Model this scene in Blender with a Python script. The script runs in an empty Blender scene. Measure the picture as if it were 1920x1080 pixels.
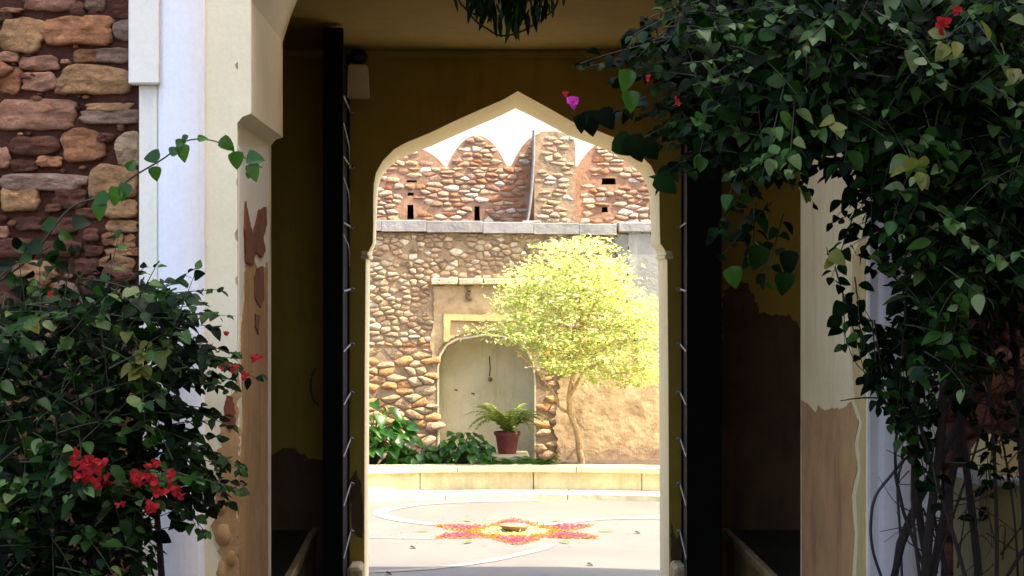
import bpy, math, random
import numpy as np
from mathutils import Vector, Matrix
from mathutils.geometry import tessellate_polygon
from mathutils import noise as mnoise

S = bpy.context.scene
C = bpy.context.collection
rnd = random.Random(7)
F = 3600.0          # focal length in photo pixels
EYE = 2.0
VX, VY = 865.0, 506.0

# ------------------------------------------------------------------ camera
cam = bpy.data.cameras.new("camera")
cam.sensor_width = 36.0
cam.lens = 36.0 * F / 1920.0
cam.shift_x = (960 - VX) / 1920.0
cam.shift_y = -(540 - VY) / 1920.0
cam.clip_start = 0.1
cam.clip_end = 2000
camo = bpy.data.objects.new("camera", cam)
camo.location = (0, 0, EYE)
camo.rotation_euler = (math.radians(90), 0, 0)
C.objects.link(camo)
S.camera = camo

# ------------------------------------------------------------------ light
SUN_EL, SUN_AZ = 56.0, 101.5      # azimuth clockwise from +Y (north) : 90 = from +X
world = bpy.data.worlds.new("World")
S.world = world
world.use_nodes = True
nt = world.node_tree
bg = nt.nodes["Background"]
sky = nt.nodes.new("ShaderNodeTexSky")
sky.sky_type = 'NISHITA'
sky.sun_disc = False
sky.sun_elevation = math.radians(SUN_EL)
sky.sun_rotation = math.radians(SUN_AZ)
sky.air_density = 1.0
sky.dust_density = 5.0
sky.ozone_density = 0.4
nt.links.new(sky.outputs[0], bg.inputs[0])
bg.inputs[1].default_value = 0.15
sun = bpy.data.lights.new("sun", 'SUN')
sun.energy = 4.0
sun.angle = math.radians(0.5)
sun.color = (1.0, 0.87, 0.64)
suno = bpy.data.objects.new("sun", sun)
C.objects.link(suno)
e, a = math.radians(SUN_EL), math.radians(SUN_AZ)
sd = Vector((math.cos(e) * math.sin(a), math.cos(e) * math.cos(a), math.sin(e)))
suno.rotation_euler = sd.to_track_quat('Z', 'Y').to_euler()
suno.location = (6, 0, 12)
S.view_settings.view_transform = 'Standard'
S.view_settings.look = 'None'
S.view_settings.gamma = 1
S.view_settings.use_curve_mapping = False
S.view_settings.exposure = 2.45

# ------------------------------------------------------------------ helpers
def P(px, py, d):
    return Vector(((px - VX) / F * d, d, EYE - (py - VY) / F * d))
def X(px, d): return (px - VX) / F * d
def Z(py, d): return EYE - (py - VY) / F * d

def mesh_obj(name, verts, faces, mat, parent=None, smooth=False, tint=None, origin=None, kind=None):
    me = bpy.data.meshes.new(name)
    if origin is not None:
        o_ = Vector(origin)
        verts = [(v[0] - o_.x, v[1] - o_.y, v[2] - o_.z) for v in verts]
    me.from_pydata([tuple(v) for v in verts], [], [tuple(f) for f in faces])
    if tint is not None:
        at = me.color_attributes.new(name='tint', type='FLOAT_COLOR', domain='POINT')
        if len(tint) == 3 and not hasattr(tint[0], '__len__'):
            arr = np.tile(np.array([*tint, 1.0], dtype=np.float32), len(verts))
        else:
            arr = np.array([[*t, 1.0] for t in tint], dtype=np.float32).ravel()
        at.data.foreach_set('color', arr)
    if smooth:
        me.polygons.foreach_set('use_smooth', [True] * len(me.polygons))
    me.materials.append(mat)
    me.update()
    o = bpy.data.objects.new(name, me)
    C.objects.link(o)
    if parent is not None:
        o.parent = parent
        base = Vector(parent.get('wloc', (0, 0, 0)))
        o.location = (Vector(origin) if origin is not None else Vector((0, 0, 0))) - base
    elif origin is not None:
        o.location = origin
    o['wloc'] = list(origin) if origin is not None else [0.0, 0.0, 0.0]
    if kind: o['kind'] = kind
    return o

def thing(name, label, cat, loc=(0, 0, 0), group=None):
    o = bpy.data.objects.new(name, None)
    o.empty_display_size = 0.1
    o.location = loc
    C.objects.link(o)
    o['label'] = label; o['category'] = cat
    o['wloc'] = list(loc)
    if group: o['group'] = group
    return o
def tag(o, label, cat, group=None):
    o['label'] = label; o['category'] = cat
    if group: o['group'] = group
    return o

class MB:
    def __init__(s): s.v = []; s.f = []; s.t = []
    def add(s, v, f, t=None):
        n = len(s.v)
        s.v += [tuple(p) for p in v]
        s.f += [tuple(i + n for i in q) for q in f]
        if t is not None: s.t += [t] * len(v)
        return s
    def box(s, x0, x1, y0, y1, z0, z1, b=0.0, t=None):
        v, f = box(x0, x1, y0, y1, z0, z1, b)
        return s.add(v, f, t)
    def build(s, name, mat, parent=None, **k):
        if s.t and 'tint' not in k: k['tint'] = s.t
        return mesh_obj(name, s.v, s.f, mat, parent, **k)

def box(x0, x1, y0, y1, z0, z1, b=0.0):
    if b <= 0:
        v = [(x, y, z) for z in (z0, z1) for y in (y0, y1) for x in (x0, x1)]
        f = [(0, 2, 3, 1), (4, 5, 7, 6), (0, 1, 5, 4), (2, 6, 7, 3), (0, 4, 6, 2), (1, 3, 7, 5)]
        return v, f
    # chamfered box: 24 verts
    v = []; idx = {}
    for sx in (0, 1):
        for sy in (0, 1):
            for sz in (0, 1):
                for ax in range(3):
                    p = [(x0, x1)[sx], (y0, y1)[sy], (z0, z1)[sz]]
                    for k, s_ in enumerate((sx, sy, sz)):
                        if k != ax: p[k] += b * (1 - 2 * s_)
                    idx[(sx, sy, sz, ax)] = len(v); v.append(tuple(p))
    f = []
    def q(l): f.append(tuple(l))
    for s_ in (0, 1):
        order = [(0, 0), (1, 0), (1, 1), (0, 1)]
        if s_ == 0: order = order[::-1]
        q([idx[(s_, a_, b_, 0)] for a_, b_ in order])
        q([idx[(b_, s_, a_, 1)] for a_, b_ in order])
        q([idx[(a_, b_, s_, 2)] for a_, b_ in order])
    for a_ in (0, 1):
        for b_ in (0, 1):
            q([idx[(0, a_, b_, 1)], idx[(1, a_, b_, 1)], idx[(1, a_, b_, 2)], idx[(0, a_, b_, 2)]])
            q([idx[(a_, 0, b_, 0)], idx[(a_, 1, b_, 0)], idx[(a_, 1, b_, 2)], idx[(a_, 0, b_, 2)]])
            q([idx[(a_, b_, 0, 0)], idx[(a_, b_, 1, 0)], idx[(a_, b_, 1, 1)], idx[(a_, b_, 0, 1)]])
            for c_ in (0, 1):
                q([idx[(a_, b_, c_, k)] for k in range(3)])
    return v, f

def prism(outline, y0, y1, holes=(), outline_back=None):
    """outline: list of (x,z), extruded from y0 to y1 (front = y0)."""
    loops = [list(outline)] + [list(h) for h in holes]
    backs = [list(outline_back or outline)] + [list(h) for h in holes]
    v = []; f = []
    tess = tessellate_polygon([[Vector((p[0], p[1], 0)) for p in l] for l in loops])
    n = sum(len(l) for l in loops)
    v += [(p[0], y0, p[1]) for l in loops for p in l]
    v += [(p[0], y1, p[1]) for l in backs for p in l]
    f += [tuple(t) for t in tess]
    f += [tuple(i + n for i in reversed(t)) for t in tess]
    st = 0
    for l in loops:
        m = len(l)
        for i in range(m):
            j = (i + 1) % m
            f.append((st + i, st + j, n + st + j, n + st + i))
        st += m
    return v, f

def rag(poly, amp=0.008, step=0.012, seed=0):
    """ragged edge for a peeled patch, 2D points"""
    out = []
    m = len(poly)
    for i in range(m):
        ax, az = poly[i]; bx, bz = poly[(i + 1) % m]
        L = math.hypot(bx - ax, bz - az)
        k = max(1, min(140, int(L / step)))
        nx, nz = (-(bz - az) / (L or 1), (bx - ax) / (L or 1))
        for j in range(k):
            t = j / k
            q = mnoise.noise(Vector((ax + (bx - ax) * t, az + (bz - az) * t, seed)) * 23.0)
            q += 0.6 * mnoise.noise(Vector((ax + (bx - ax) * t, az + (bz - az) * t, seed + 5)) * 61.0)
            q += 0.45 * mnoise.noise(Vector((ax + (bx - ax) * t, az + (bz - az) * t, seed + 9)) * 160.0)
            out.append((ax + (bx - ax) * t + nx * q * amp, az + (bz - az) * t + nz * q * amp))
    return out

def patch_front(name, pxpoly, Y, mat, parent, proud=0.004, amp=0.008, seed=0):
    poly = rag([(X(p[0], Y), Z(p[1], Y)) for p in pxpoly], amp, seed=seed)
    v, f = prism(poly, Y - proud, Y + 0.001)
    return mesh_obj(name, v, f, mat, parent)
def patch_side(name, pxpoly, Xp, mat, parent, side=1, proud=0.004, amp=0.008, seed=0):
    """patch on the plane x = Xp; side=+1: proud towards +x"""
    pts = []
    for px, py in pxpoly:
        d = Xp * F / (px - VX)
        pts.append((d, Z(py, d)))
    poly = rag(pts, amp, seed=seed)
    v, f = prism(poly, Xp + side * proud, Xp - side * 0.001)
    v = [(p[1], p[0], p[2]) for p in v]
    return mesh_obj(name, v, f, mat, parent)

def tube(pts, rads, n=6, cap=True):
    v = []; f = []
    pts = [Vector(p) for p in pts]
    up = Vector((0.13, 0.21, 0.97))
    for i, p in enumerate(pts):
        t = (pts[min(i + 1, len(pts) - 1)] - pts[max(i - 1, 0)])
        if t.length < 1e-9: t = Vector((0, 0, 1))
        t.normalize()
        a_ = t.cross(up)
        if a_.length < 0.05: a_ = t.cross(Vector((1, 0, 0)))
        a_.normalize(); b_ = t.cross(a_)
        r = rads[i] if hasattr(rads, '__len__') else rads
        for k in range(n):
            an = 2 * math.pi * k / n
            v.append(tuple(p + a_ * math.cos(an) * r + b_ * math.sin(an) * r))
    for i in range(len(pts) - 1):
        for k in range(n):
            k2 = (k + 1) % n
            f.append((i * n + k, i * n + k2, (i + 1) * n + k2, (i + 1) * n + k))
    if cap:
        f.append(tuple(range(n))[::-1]); f.append(tuple((len(pts) - 1) * n + k for k in range(n)))
    return v, f

def lathe(profile, n=20, c=(0, 0, 0)):
    v = []; f = []
    for r, z in profile:
        for k in range(n):
            an = 2 * math.pi * k / n
            v.append((c[0] + r * math.cos(an), c[1] + r * math.sin(an), c[2] + z))
    for i in range(len(profile) - 1):
        for k in range(n):
            k2 = (k + 1) % n
            f.append((i * n + k, i * n + k2, (i + 1) * n + k2, (i + 1) * n + k))
    return v, f

def smooth_path(pts, sub=6):
    """Catmull-Rom"""
    pts = [Vector(p) for p in pts]
    ext = [pts[0] * 2 - pts[1]] + pts + [pts[-1] * 2 - pts[-2]]
    out = []
    for i in range(1, len(ext) - 2):
        p0, p1, p2, p3 = ext[i - 1:i + 3]
        for j in range(sub):
            t = j / sub
            out.append(0.5 * ((2 * p1) + (p2 - p0) * t + (2 * p0 - 5 * p1 + 4 * p2 - p3) * t * t + (3 * p1 - p0 - 3 * p2 + p3) * t ** 3))
    out.append(pts[-1])
    return out

def inpoly(x, y, poly):
    c = False
    j = len(poly) - 1
    for i in range(len(poly)):
        xi, yi = poly[i][0], poly[i][1]; xj, yj = poly[j][0], poly[j][1]
        if (yi > y) != (yj > y) and x < (xj - xi) * (y - yi) / (yj - yi + 1e-12) + xi: c = not c
        j = i
    return c

# ------------------------------------------------------------------ materials
def newmat(name):
    m = bpy.data.materials.new(name); m.use_nodes = True
    t = m.node_tree; b = t.nodes["Principled BSDF"]
    return m, t, b
def ramp(t, inp, stops):
    r = t.nodes.new("ShaderNodeValToRGB")
    el = r.color_ramp.elements
    while len(el) < len(stops): el.new(0.5)
    for e_, (p, c_) in zip(el, stops):
        e_.position = p; e_.color = (*c_, 1)
    t.links.new(inp, r.inputs[0])
    return r.outputs[0]
def noise_(t, scale, detail=5, rough=0.6, vec=None, dist=0.0):
    n = t.nodes.new("ShaderNodeTexNoise")
    n.inputs['Scale'].default_value = scale; n.inputs['Detail'].default_value = detail
    n.inputs['Roughness'].default_value = rough; n.inputs['Distortion'].default_value = dist
    if vec is not None: t.links.new(vec, n.inputs['Vector'])
    return n.outputs[0]
def mixc(t, fac, a_, b_, mode='MIX'):
    m = t.nodes.new("ShaderNodeMix"); m.data_type = 'RGBA'; m.blend_type = mode
    for s_, val in (('Factor', fac), ('A', a_), ('B', b_)):
        sock = [i for i in m.inputs if i.name == s_ and (i.type == 'VALUE' if s_ == 'Factor' else i.type == 'RGBA')][0]
        if isinstance(val, bpy.types.NodeSocket): t.links.new(val, sock)
        elif isinstance(val, (int, float)): sock.default_value = val
        else: sock.default_value = (*val, 1)
    return [o for o in m.outputs if o.type == 'RGBA'][0]
def geo_pos(t, stretch=None):
    g = t.nodes.new("ShaderNodeNewGeometry")
    if stretch is None: return g.outputs['Position']
    m = t.nodes.new("ShaderNodeMapping"); m.inputs['Scale'].default_value = stretch
    t.links.new(g.outputs['Position'], m.inputs[0])
    return m.outputs[0]
def bump_(t, b, h, strength, dist=0.01):
    n = t.nodes.new("ShaderNodeBump"); n.inputs['Strength'].default_value = strength
    n.inputs['Distance'].default_value = dist
    t.links.new(h, n.inputs['Height']); t.links.new(n.outputs[0], b.inputs['Normal'])

def plaster(name, base, dark, stain=None, stain_amt=0.5, scale=1.5, bump=0.25, rough=0.85, streak=True):
    m, t, b = newmat(name)
    p = geo_pos(t)
    n1 = noise_(t, scale, 6, 0.65, p, 0.3)
    c = ramp(t, n1, [(0.3, dark), (0.62, base)])
    if stain:
        ps = geo_pos(t, (7, 7, 0.9)) if streak else p
        n2 = noise_(t, 1.3, 5, 0.7, ps)
        msk = ramp(t, n2, [(0.52, (0, 0, 0)), (0.75, (stain_amt,) * 3)])
        c = mixc(t, msk, c, stain)
    n3 = noise_(t, 60, 4, 0.6, p)
    c = mixc(t, 0.09, c, ramp(t, n3, [(0.35, (0.45,) * 3), (0.6, (1,) * 3)]), 'MULTIPLY')
    t.links.new(c, b.inputs['Base Color'])
    b.inputs['Roughness'].default_value = rough
    n4 = noise_(t, 9, 8, 0.6, p)
    bump_(t, b, n4, bump, 0.02)
    return m
def solid(name, col, rough=0.7, metallic=0.0, var=0.25, scale=30, bump=0.1, spec=0.5):
    m, t, b = newmat(name)
    p = geo_pos(t)
    n1 = noise_(t, scale, 4, 0.6, p)
    c = ramp(t, n1, [(0.3, tuple(x * (1 - var) for x in col)), (0.7, tuple(min(1, x * (1 + var)) for x in col))])
    t.links.new(c, b.inputs['Base Color'])
    b.inputs['Roughness'].default_value = rough; b.inputs['Metallic'].default_value = metallic
    b.inputs['Specular IOR Level'].default_value = spec
    if bump: bump_(t, b, n1, bump, 0.005)
    return m
def stone_mat(name):
    m, t, b = newmat(name)
    at = t.nodes.new("ShaderNodeAttribute"); at.attribute_name = 'tint'
    p = geo_pos(t)
    n1 = noise_(t, 11, 8, 0.72, p, 0.6)
    v1 = ramp(t, n1, [(0.28, (0.5, 0.4, 0.32)), (0.44, (0.85, 0.8, 0.75)), (0.66, (1.3, 1.27, 1.2))])
    c = mixc(t, 1.0, at.outputs['Color'], v1, 'MULTIPLY')
    ps = geo_pos(t, (3, 3, 16))
    n2 = noise_(t, 3.0, 6, 0.7, ps, 1.0)
    c = mixc(t, ramp(t, n2, [(0.5, (0, 0, 0)), (0.66, (0.6,) * 3)]), c, (0.16, 0.075, 0.04))
    t.links.new(c, b.inputs['Base Color'])
    b.inputs['Roughness'].default_value = 0.88
    n3 = noise_(t, 26, 8, 0.7, p)
    bump_(t, b, n3, 0.9, 0.035)
    return m
def mortar_mat(name, a_, b2, scale=8, bs=1.0):
    m, t, b = newmat(name)
    p = geo_pos(t)
    n1 = noise_(t, scale, 8, 0.75, p, 0.4)
    c = ramp(t, n1, [(0.3, a_), (0.6, b2), (0.8, tuple(min(1, x * 1.5) for x in b2))])
    t.links.new(c, b.inputs['Base Color']); b.inputs['Roughness'].default_value = 0.95
    n2 = noise_(t, 22, 8, 0.75, p)
    bump_(t, b, n2, bs, 0.04)
    return m
def leaf_mat(name, c1, c2, c3, rough=0.38, trans=0.35, tcol=(0.25, 0.4, 0.05), spec=0.25):
    m, t, b = newmat(name)
    oi = t.nodes.new("ShaderNodeObjectInfo")
    g = t.nodes.new("ShaderNodeNewGeometry")
    ad = t.nodes.new("ShaderNodeMath"); ad.operation = 'ADD'
    t.links.new(oi.outputs['Random'], ad.inputs[0]); t.links.new(g.outputs['Random Per Island'], ad.inputs[1])
    fr = t.nodes.new("ShaderNodeMath"); fr.operation = 'FRACT'; t.links.new(ad.outputs[0], fr.inputs[0])
    c = ramp(t, fr.outputs[0], [(0.0, c1), (0.55, c2), (1.0, c3)])
    n1 = noise_(t, 45, 4, 0.6, g.outputs['Position'])
    c = mixc(t, 0.35, c, ramp(t, n1, [(0.3, (0.4,) * 3), (0.65, (1.1,) * 3)]), 'MULTIPLY')
    t.links.new(c, b.inputs['Base Color'])
    b.inputs['Roughness'].default_value = rough
    b.inputs['Specular IOR Level'].default_value = spec
    bump_(t, b, n1, 0.25, 0.004)
    if trans > 0:
        tr = t.nodes.new("ShaderNodeBsdfTranslucent"); tr.inputs[0].default_value = (*tcol, 1)
        mx = t.nodes.new("ShaderNodeMixShader"); mx.inputs[0].default_value = trans
        t.links.new(b.outputs[0], mx.inputs[1]); t.links.new(tr.outputs[0], mx.inputs[2])
        t.links.new(mx.outputs[0], t.nodes["Material Output"].inputs[0])
    return m

M = {}
M['cream'] = plaster('cream_plaster', (0.86, 0.76, 0.53), (0.79, 0.69, 0.46), (0.62, 0.55, 0.38), 0.2)
M['white'] = plaster('white_paint', (0.84, 0.85, 0.90), (0.80, 0.81, 0.86), (0.6, 0.6, 0.62), 0.2)
M['pale'] = plaster('pale_plaster', (0.84, 0.82, 0.74), (0.78, 0.76, 0.68), (0.5, 0.45, 0.36), 0.3)
M['lilac'] = plaster('pale_lilac_paint', (0.50, 0.45, 0.45), (0.42, 0.38, 0.37), (0.36, 0.30, 0.22), 0.4)
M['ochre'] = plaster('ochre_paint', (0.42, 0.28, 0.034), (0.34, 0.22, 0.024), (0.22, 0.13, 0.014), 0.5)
M['arch_cream'] = plaster('glow_toned_arch_reveal', (0.86, 0.74, 0.44), (0.80, 0.67, 0.38), (0.66, 0.5, 0.25), 0.25)  # cream lightened to paint in the light bounced onto the reveals
M['brown_plaster'] = plaster('bare_brown_plaster', (0.48, 0.28, 0.11), (0.32, 0.17, 0.06), (0.15, 0.075, 0.03), 0.7, 3, 0.6)
M['dark_plaster'] = plaster('damp_dark_plaster', (0.12, 0.068, 0.028), (0.075, 0.04, 0.016), (0.035, 0.02, 0.01), 0.7, 3, 0.5)
M['red_plaster'] = plaster('red_clay_render', (0.22, 0.055, 0.02), (0.13, 0.03, 0.012), None, 0, 6, 0.8)
M['gold_plaster'] = plaster('yellow_limewash', (0.55, 0.42, 0.18), (0.45, 0.32, 0.13), (0.3, 0.2, 0.08), 0.5, 3, 0.4)
M['warm_cream'] = plaster('warm_cream_limewash', (0.78, 0.66, 0.40), (0.68, 0.56, 0.31), (0.45, 0.33, 0.14), 0.5, 2, 0.3)
M['stone'] = stone_mat('rubble_stone')
M['mortar_red'] = mortar_mat('red_mud_mortar', (0.05, 0.014, 0.008), (0.13, 0.042, 0.022))
M['mortar_brown'] = mortar_mat('brown_mortar', (0.16, 0.10, 0.06), (0.36, 0.25, 0.15), 8, 0.45)
M['mortar_rose'] = mortar_mat('rose_mortar', (0.16, 0.08, 0.045), (0.34, 0.20, 0.12), 5, 0.4)
M['olive_plaster'] = plaster('dark_olive_plaster', (0.17, 0.135, 0.05), (0.10, 0.08, 0.03), (0.05, 0.04, 0.02), 0.7, 3, 0.6)  # dark olive tone for the body of the low garden wall
M['plaster_tan'] = plaster('tan_old_plaster', (0.50, 0.36, 0.20), (0.27, 0.165, 0.08), (0.20, 0.13, 0.07), 0.8, 5, 0.8, streak=False)
M['plaster_grey'] = plaster('grey_old_plaster', (0.27, 0.26, 0.25), (0.17, 0.165, 0.16), (0.45, 0.42, 0.36), 0.6, 2, 0.5)
M['niche'] = plaster('niche_plaster', (0.58, 0.52, 0.37), (0.46, 0.40, 0.25), (0.2, 0.18, 0.06), 0.6, 2.5, 0.4)
M['coping'] = plaster('grey_coping_stone', (0.26, 0.25, 0.25), (0.17, 0.16, 0.16), (0.4, 0.36, 0.3), 0.5, 4, 0.6)
M['kerb'] = plaster('sandstone_kerb', (0.62, 0.55, 0.36), (0.46, 0.40, 0.24), (0.3, 0.24, 0.12), 0.5, 5, 0.6)
M['kerb_face'] = plaster('shade_toned_kerb_face', (0.46, 0.41, 0.26), (0.36, 0.31, 0.18), (0.2, 0.14, 0.07), 0.5, 6, 0.6)  # darker than the kerb tops: shade of the upright face put into the colour
M['floor'] = plaster('courtyard_paving', (0.105, 0.100, 0.094), (0.082, 0.078, 0.075), (0.135, 0.125, 0.105), 0.6, 0.9, 0.12, 0.6, streak=False)
M['line'] = plaster('white_floor_paint', (0.18, 0.175, 0.16), (0.12, 0.116, 0.108), None, 0, 20, 0.1)
M['ground'] = mortar_mat('earth_ground', (0.05, 0.035, 0.022), (0.10, 0.075, 0.05), 3)
M['soil'] = mortar_mat('planting_soil', (0.03, 0.02, 0.012), (0.07, 0.045, 0.025), 12)
M['platform'] = plaster('dark_green_stone', (0.02, 0.035, 0.03), (0.012, 0.02, 0.018), None, 0, 4, 0.3, 0.45)
M['trim'] = plaster('worn_edge_stone', (0.55, 0.42, 0.22), (0.38, 0.27, 0.13), (0.2, 0.12, 0.06), 0.6, 6, 0.5)
M['wood'] = solid('black_painted_wood', (0.0022, 0.0018, 0.0016), 0.8, 0, 0.4, 14, 0.3, 0.12)
M['iron'] = solid('worn_iron', (0.16, 0.15, 0.15), 0.5, 0.7, 0.4, 60, 0.3)
M['black_metal'] = solid('black_metal', (0.012, 0.012, 0.014), 0.5, 0.2, 0.3)
M['cable'] = solid('black_cable', (0.010, 0.009, 0.012), 0.5, 0, 0.3)
M['shade'] = plaster('cream_lamp_shade', (0.8, 0.68, 0.40), (0.7, 0.6, 0.34), None, 0, 6, 0.1)
M['terracotta'] = solid('red_terracotta', (0.11, 0.014, 0.010), 0.7, 0, 0.3, 20, 0.2)
M['clay'] = solid('brown_clay', (0.16, 0.10, 0.045), 0.8, 0, 0.4, 40, 0.3)
M['bark'] = mortar_mat('grey_brown_bark', (0.010, 0.006, 0.004), (0.032, 0.019, 0.012), 40)
M['bark_light'] = mortar_mat('pale_orange_bark', (0.34, 0.20, 0.08), (0.62, 0.42, 0.2), 30)
M['twig'] = solid('green_brown_twig', (0.022, 0.028, 0.008), 0.7, 0, 0.4)
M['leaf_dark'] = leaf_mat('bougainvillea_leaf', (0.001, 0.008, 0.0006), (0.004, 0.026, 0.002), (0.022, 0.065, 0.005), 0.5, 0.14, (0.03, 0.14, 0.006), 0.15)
M['leaf_black'] = leaf_mat('painted_shade_leaf', (0.0006, 0.003, 0.0004), (0.001, 0.006, 0.0006), (0.004, 0.018, 0.0015), 0.6, 0.04, (0.01, 0.05, 0.003), 0.06)  # near-black colour paints the deep shade inside the foliage
M['leaf_mid'] = leaf_mat('mid_green_leaf', (0.02, 0.08, 0.008), (0.055, 0.125, 0.02), (0.14, 0.18, 0.06), 0.42, 0.2, (0.12, 0.25, 0.03))  # paler leaf mixed among the dark ones as painted highlights
M['leaf_yellow'] = leaf_mat('yellow_green_leaf', (0.10, 0.13, 0.02), (0.16, 0.16, 0.03), (0.22, 0.19, 0.05), 0.5, 0.35, (0.35, 0.4, 0.05))
M['leaf_tree'] = leaf_mat('bright_tree_leaf', (0.12, 0.20, 0.03), (0.42, 0.47, 0.13), (0.64, 0.63, 0.34), 0.5, 0.42, (0.62, 0.68, 0.2))  # green to cream range puts shaded and overexposed tones into the leaf colour
M['leaf_plant'] = leaf_mat('glossy_plant_leaf', (0.005, 0.026, 0.003), (0.011, 0.055, 0.005), (0.03, 0.10, 0.010), 0.28, 0.25, (0.15, 0.45, 0.03))
M['leaf_fern'] = leaf_mat('fern_leaf', (0.07, 0.12, 0.015), (0.13, 0.18, 0.03), (0.22, 0.26, 0.06), 0.45, 0.3, (0.35, 0.45, 0.06))
M['flower_red'] = leaf_mat('red_bract', (0.26, 0.004, 0.006), (0.36, 0.008, 0.012), (0.16, 0.002, 0.006), 0.7, 0.25, (0.9, 0.05, 0.05))
M['flower_pink'] = leaf_mat('magenta_bract', (0.5, 0.02, 0.28), (0.6, 0.03, 0.36), (0.4, 0.02, 0.3), 0.6, 0.3, (0.8, 0.05, 0.5))
M['petal_pink'] = leaf_mat('rose_petal', (0.34, 0.012, 0.03), (0.42, 0.03, 0.06), (0.48, 0.08, 0.12), 0.7, 0.2, (0.8, 0.2, 0.25))
M['petal_orange'] = leaf_mat('orange_petal', (0.48, 0.07, 0.01), (0.56, 0.13, 0.02), (0.40, 0.03, 0.012), 0.7, 0.2, (0.9, 0.4, 0.05))
M['petal_yellow'] = leaf_mat('yellow_petal', (0.78, 0.58, 0.08), (0.82, 0.70, 0.25), (0.85, 0.78, 0.5), 0.7, 0.2, (0.9, 0.7, 0.1))

# ------------------------------------------------------------------ depths
Y1, Y1B = 7.0, 8.25          # front wall of the gatehouse
Y2, Y2B = 11.9, 12.46        # inner wall with the pointed arch
YW = 18.2                    # courtyard rubble wall
YT = 20.4                    # fort wall with merlons

# ------------------------------------------------------------------ ground
def sheet(name, x0, x1, y0, y1, z, mat):
    o = mesh_obj(name, [(x0, y0, z), (x1, y0, z), (x1, y1, z), (x0, y1, z)], [(0, 1, 2, 3)], mat)
    o['kind'] = 'structure'; return o
sheet('ground', -300, 300, -300, 600, -0.012, M['ground'])
sheet('path', -0.95, 1.7, -8, 12.5, -0.004, M['floor'])
cf = sheet('courtyard_floor', -9, 9, 12.5, 19.8, 0.0, M['floor'])

def ribbon(name, pxpts, w, parent):
    pts = []
    for px, py in pxpts:
        d = EYE * F / (py - VY)
        pts.append(Vector((X(px, d), d, 0.004)))
    pts = smooth_path(pts, 6)
    v = []; f = []
    for i, p in enumerate(pts):
        t = (pts[min(i + 1, len(pts) - 1)] - pts[max(0, i - 1)]).normalized()
        n = Vector((-t.y, t.x, 0))
        ww = w * (1 + 0.18 * mnoise.noise(p * 3))
        v += [p + n * ww / 2, p - n * ww / 2]
    for i in range(len(pts) - 1):
        f.append((2 * i, 2 * i + 1, 2 * i + 3, 2 * i + 2))
    o = mesh_obj(name, v, f, M['line'], parent)
    return o
ribbon('painted_line', [(1010, 939), (880, 941), (780, 947), (722, 957), (716, 966), (752, 976), (820, 984), (880, 988)], 0.13, cf)
ribbon('painted_line', [(1000, 987), (1060, 980), (1140, 973), (1260, 972), (1400, 973)], 0.12, cf)
ribbon('painted_line', [(560, 1007), (700, 1009), (820, 1010)], 0.07, cf)
ribbon('painted_line', [(560, 1078), (690, 1073), (800, 1067), (900, 1055), (970, 1041), (1015, 1030), (1035, 1021)], 0.085, cf)

# ------------------------------------------------------------------ gatehouse
gh = thing('gatehouse', 'cream plastered gateway with a pointed arch opening onto the sunlit courtyard', 'gatehouse', (0, 0, 0))
xl, xr = -0.817, 1.478
xlo, xro = X(262, Y1), X(1762, Y1)
zc = 2.57
def arch_pts(x0, x1, zs, zapex, n=14, ogee=0.12):
    """pointed arch from (x0,zs) up to the centre and down to (x1,zs)"""
    xm = (x0 + x1) / 2; out = []
    for i in range(n + 1):
        t = i / n
        an = t * math.pi / 2
        x = x0 + (xm - x0) * (1 - math.cos(an)) * 0.62 + (xm - x0) * 0.38 * t
        z = zs + (zapex - zs) * (math.sin(an) * 0.72 + 0.28 * t ** 2.2)
        out.append((x, z))
    rt = [(x0 + x1 - x, z) for x, z in reversed(out[:-1])]
    return out + rt
out = [(xlo, 0), (xl, 0), (xl, zc - 0.035), (xl + 0.018, zc - 0.012), (xl + 0.05, zc)]
out += arch_pts(xl + 0.05, xr - 0.05, 2.98, 4.3)
out += [(xr - 0.05, zc), (xr - 0.018, zc - 0.012), (xr, zc - 0.035), (xr, 0), (xro, 0), (xro, 5.2), (xlo, 5.2)]
v, f = prism(out, Y1, Y1B)
mesh_obj('front_wall', v, f, M['cream'], gh)
# bowed white pilaster on the left pier
def bowed(x0, x1, z0, z1, Y, proud, n=8):
    v = []; f = []
    for i in range(n + 1):
        t = i / n
        b_ = 0.012 + (proud - 0.012) * math.sin(math.pi * t) ** 0.6
        for z in (z0, z1): v.append((x0 + (x1 - x0) * t, Y - b_, z))
    m = len(v)
    v += [(x0, Y, z0), (x0, Y, z1), (x1, Y, z0), (x1, Y, z1)]
    for i in range(n): f.append((2 * i, 2 * i + 2, 2 * i + 3, 2 * i + 1))
    f += [(m, 0, 1, m + 1), (2 * n, m + 2, m + 3, 2 * n + 1)]
    return v, f
v, f = bowed(X(298, Y1), X(384, Y1), 0, 5.2, Y1, 0.045)
mesh_obj('pilaster', v, f, M['white'], gh)
v, f = box(X(262, Y1) - 0.001, X(296, Y1), Y1 - 0.012, Y1, 0, Z(160, Y1), 0.004)
mesh_obj('pilaster_border', v, f, M['pale'], gh)
v, f = box(X(245, Y1), X(301, Y1), Y1 - 0.05, Y1 + 0.3, Z(160, Y1), 5.2, 0.006)
mesh_obj('cap_block', v, f, M['pale'], gh)
v, f = box(X(1627, Y1), xro + 0.002, Y1 - 0.02, Y1, 0, 5.2, 0.005)
mesh_obj('pilaster', v, f, M['lilac'], gh)
v, f = bowed(X(1645, Y1), X(1715, Y1), 0, 5.2, Y1 - 0.02, 0.03)
mesh_obj('pilaster', v, f, M['lilac'], gh)

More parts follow.
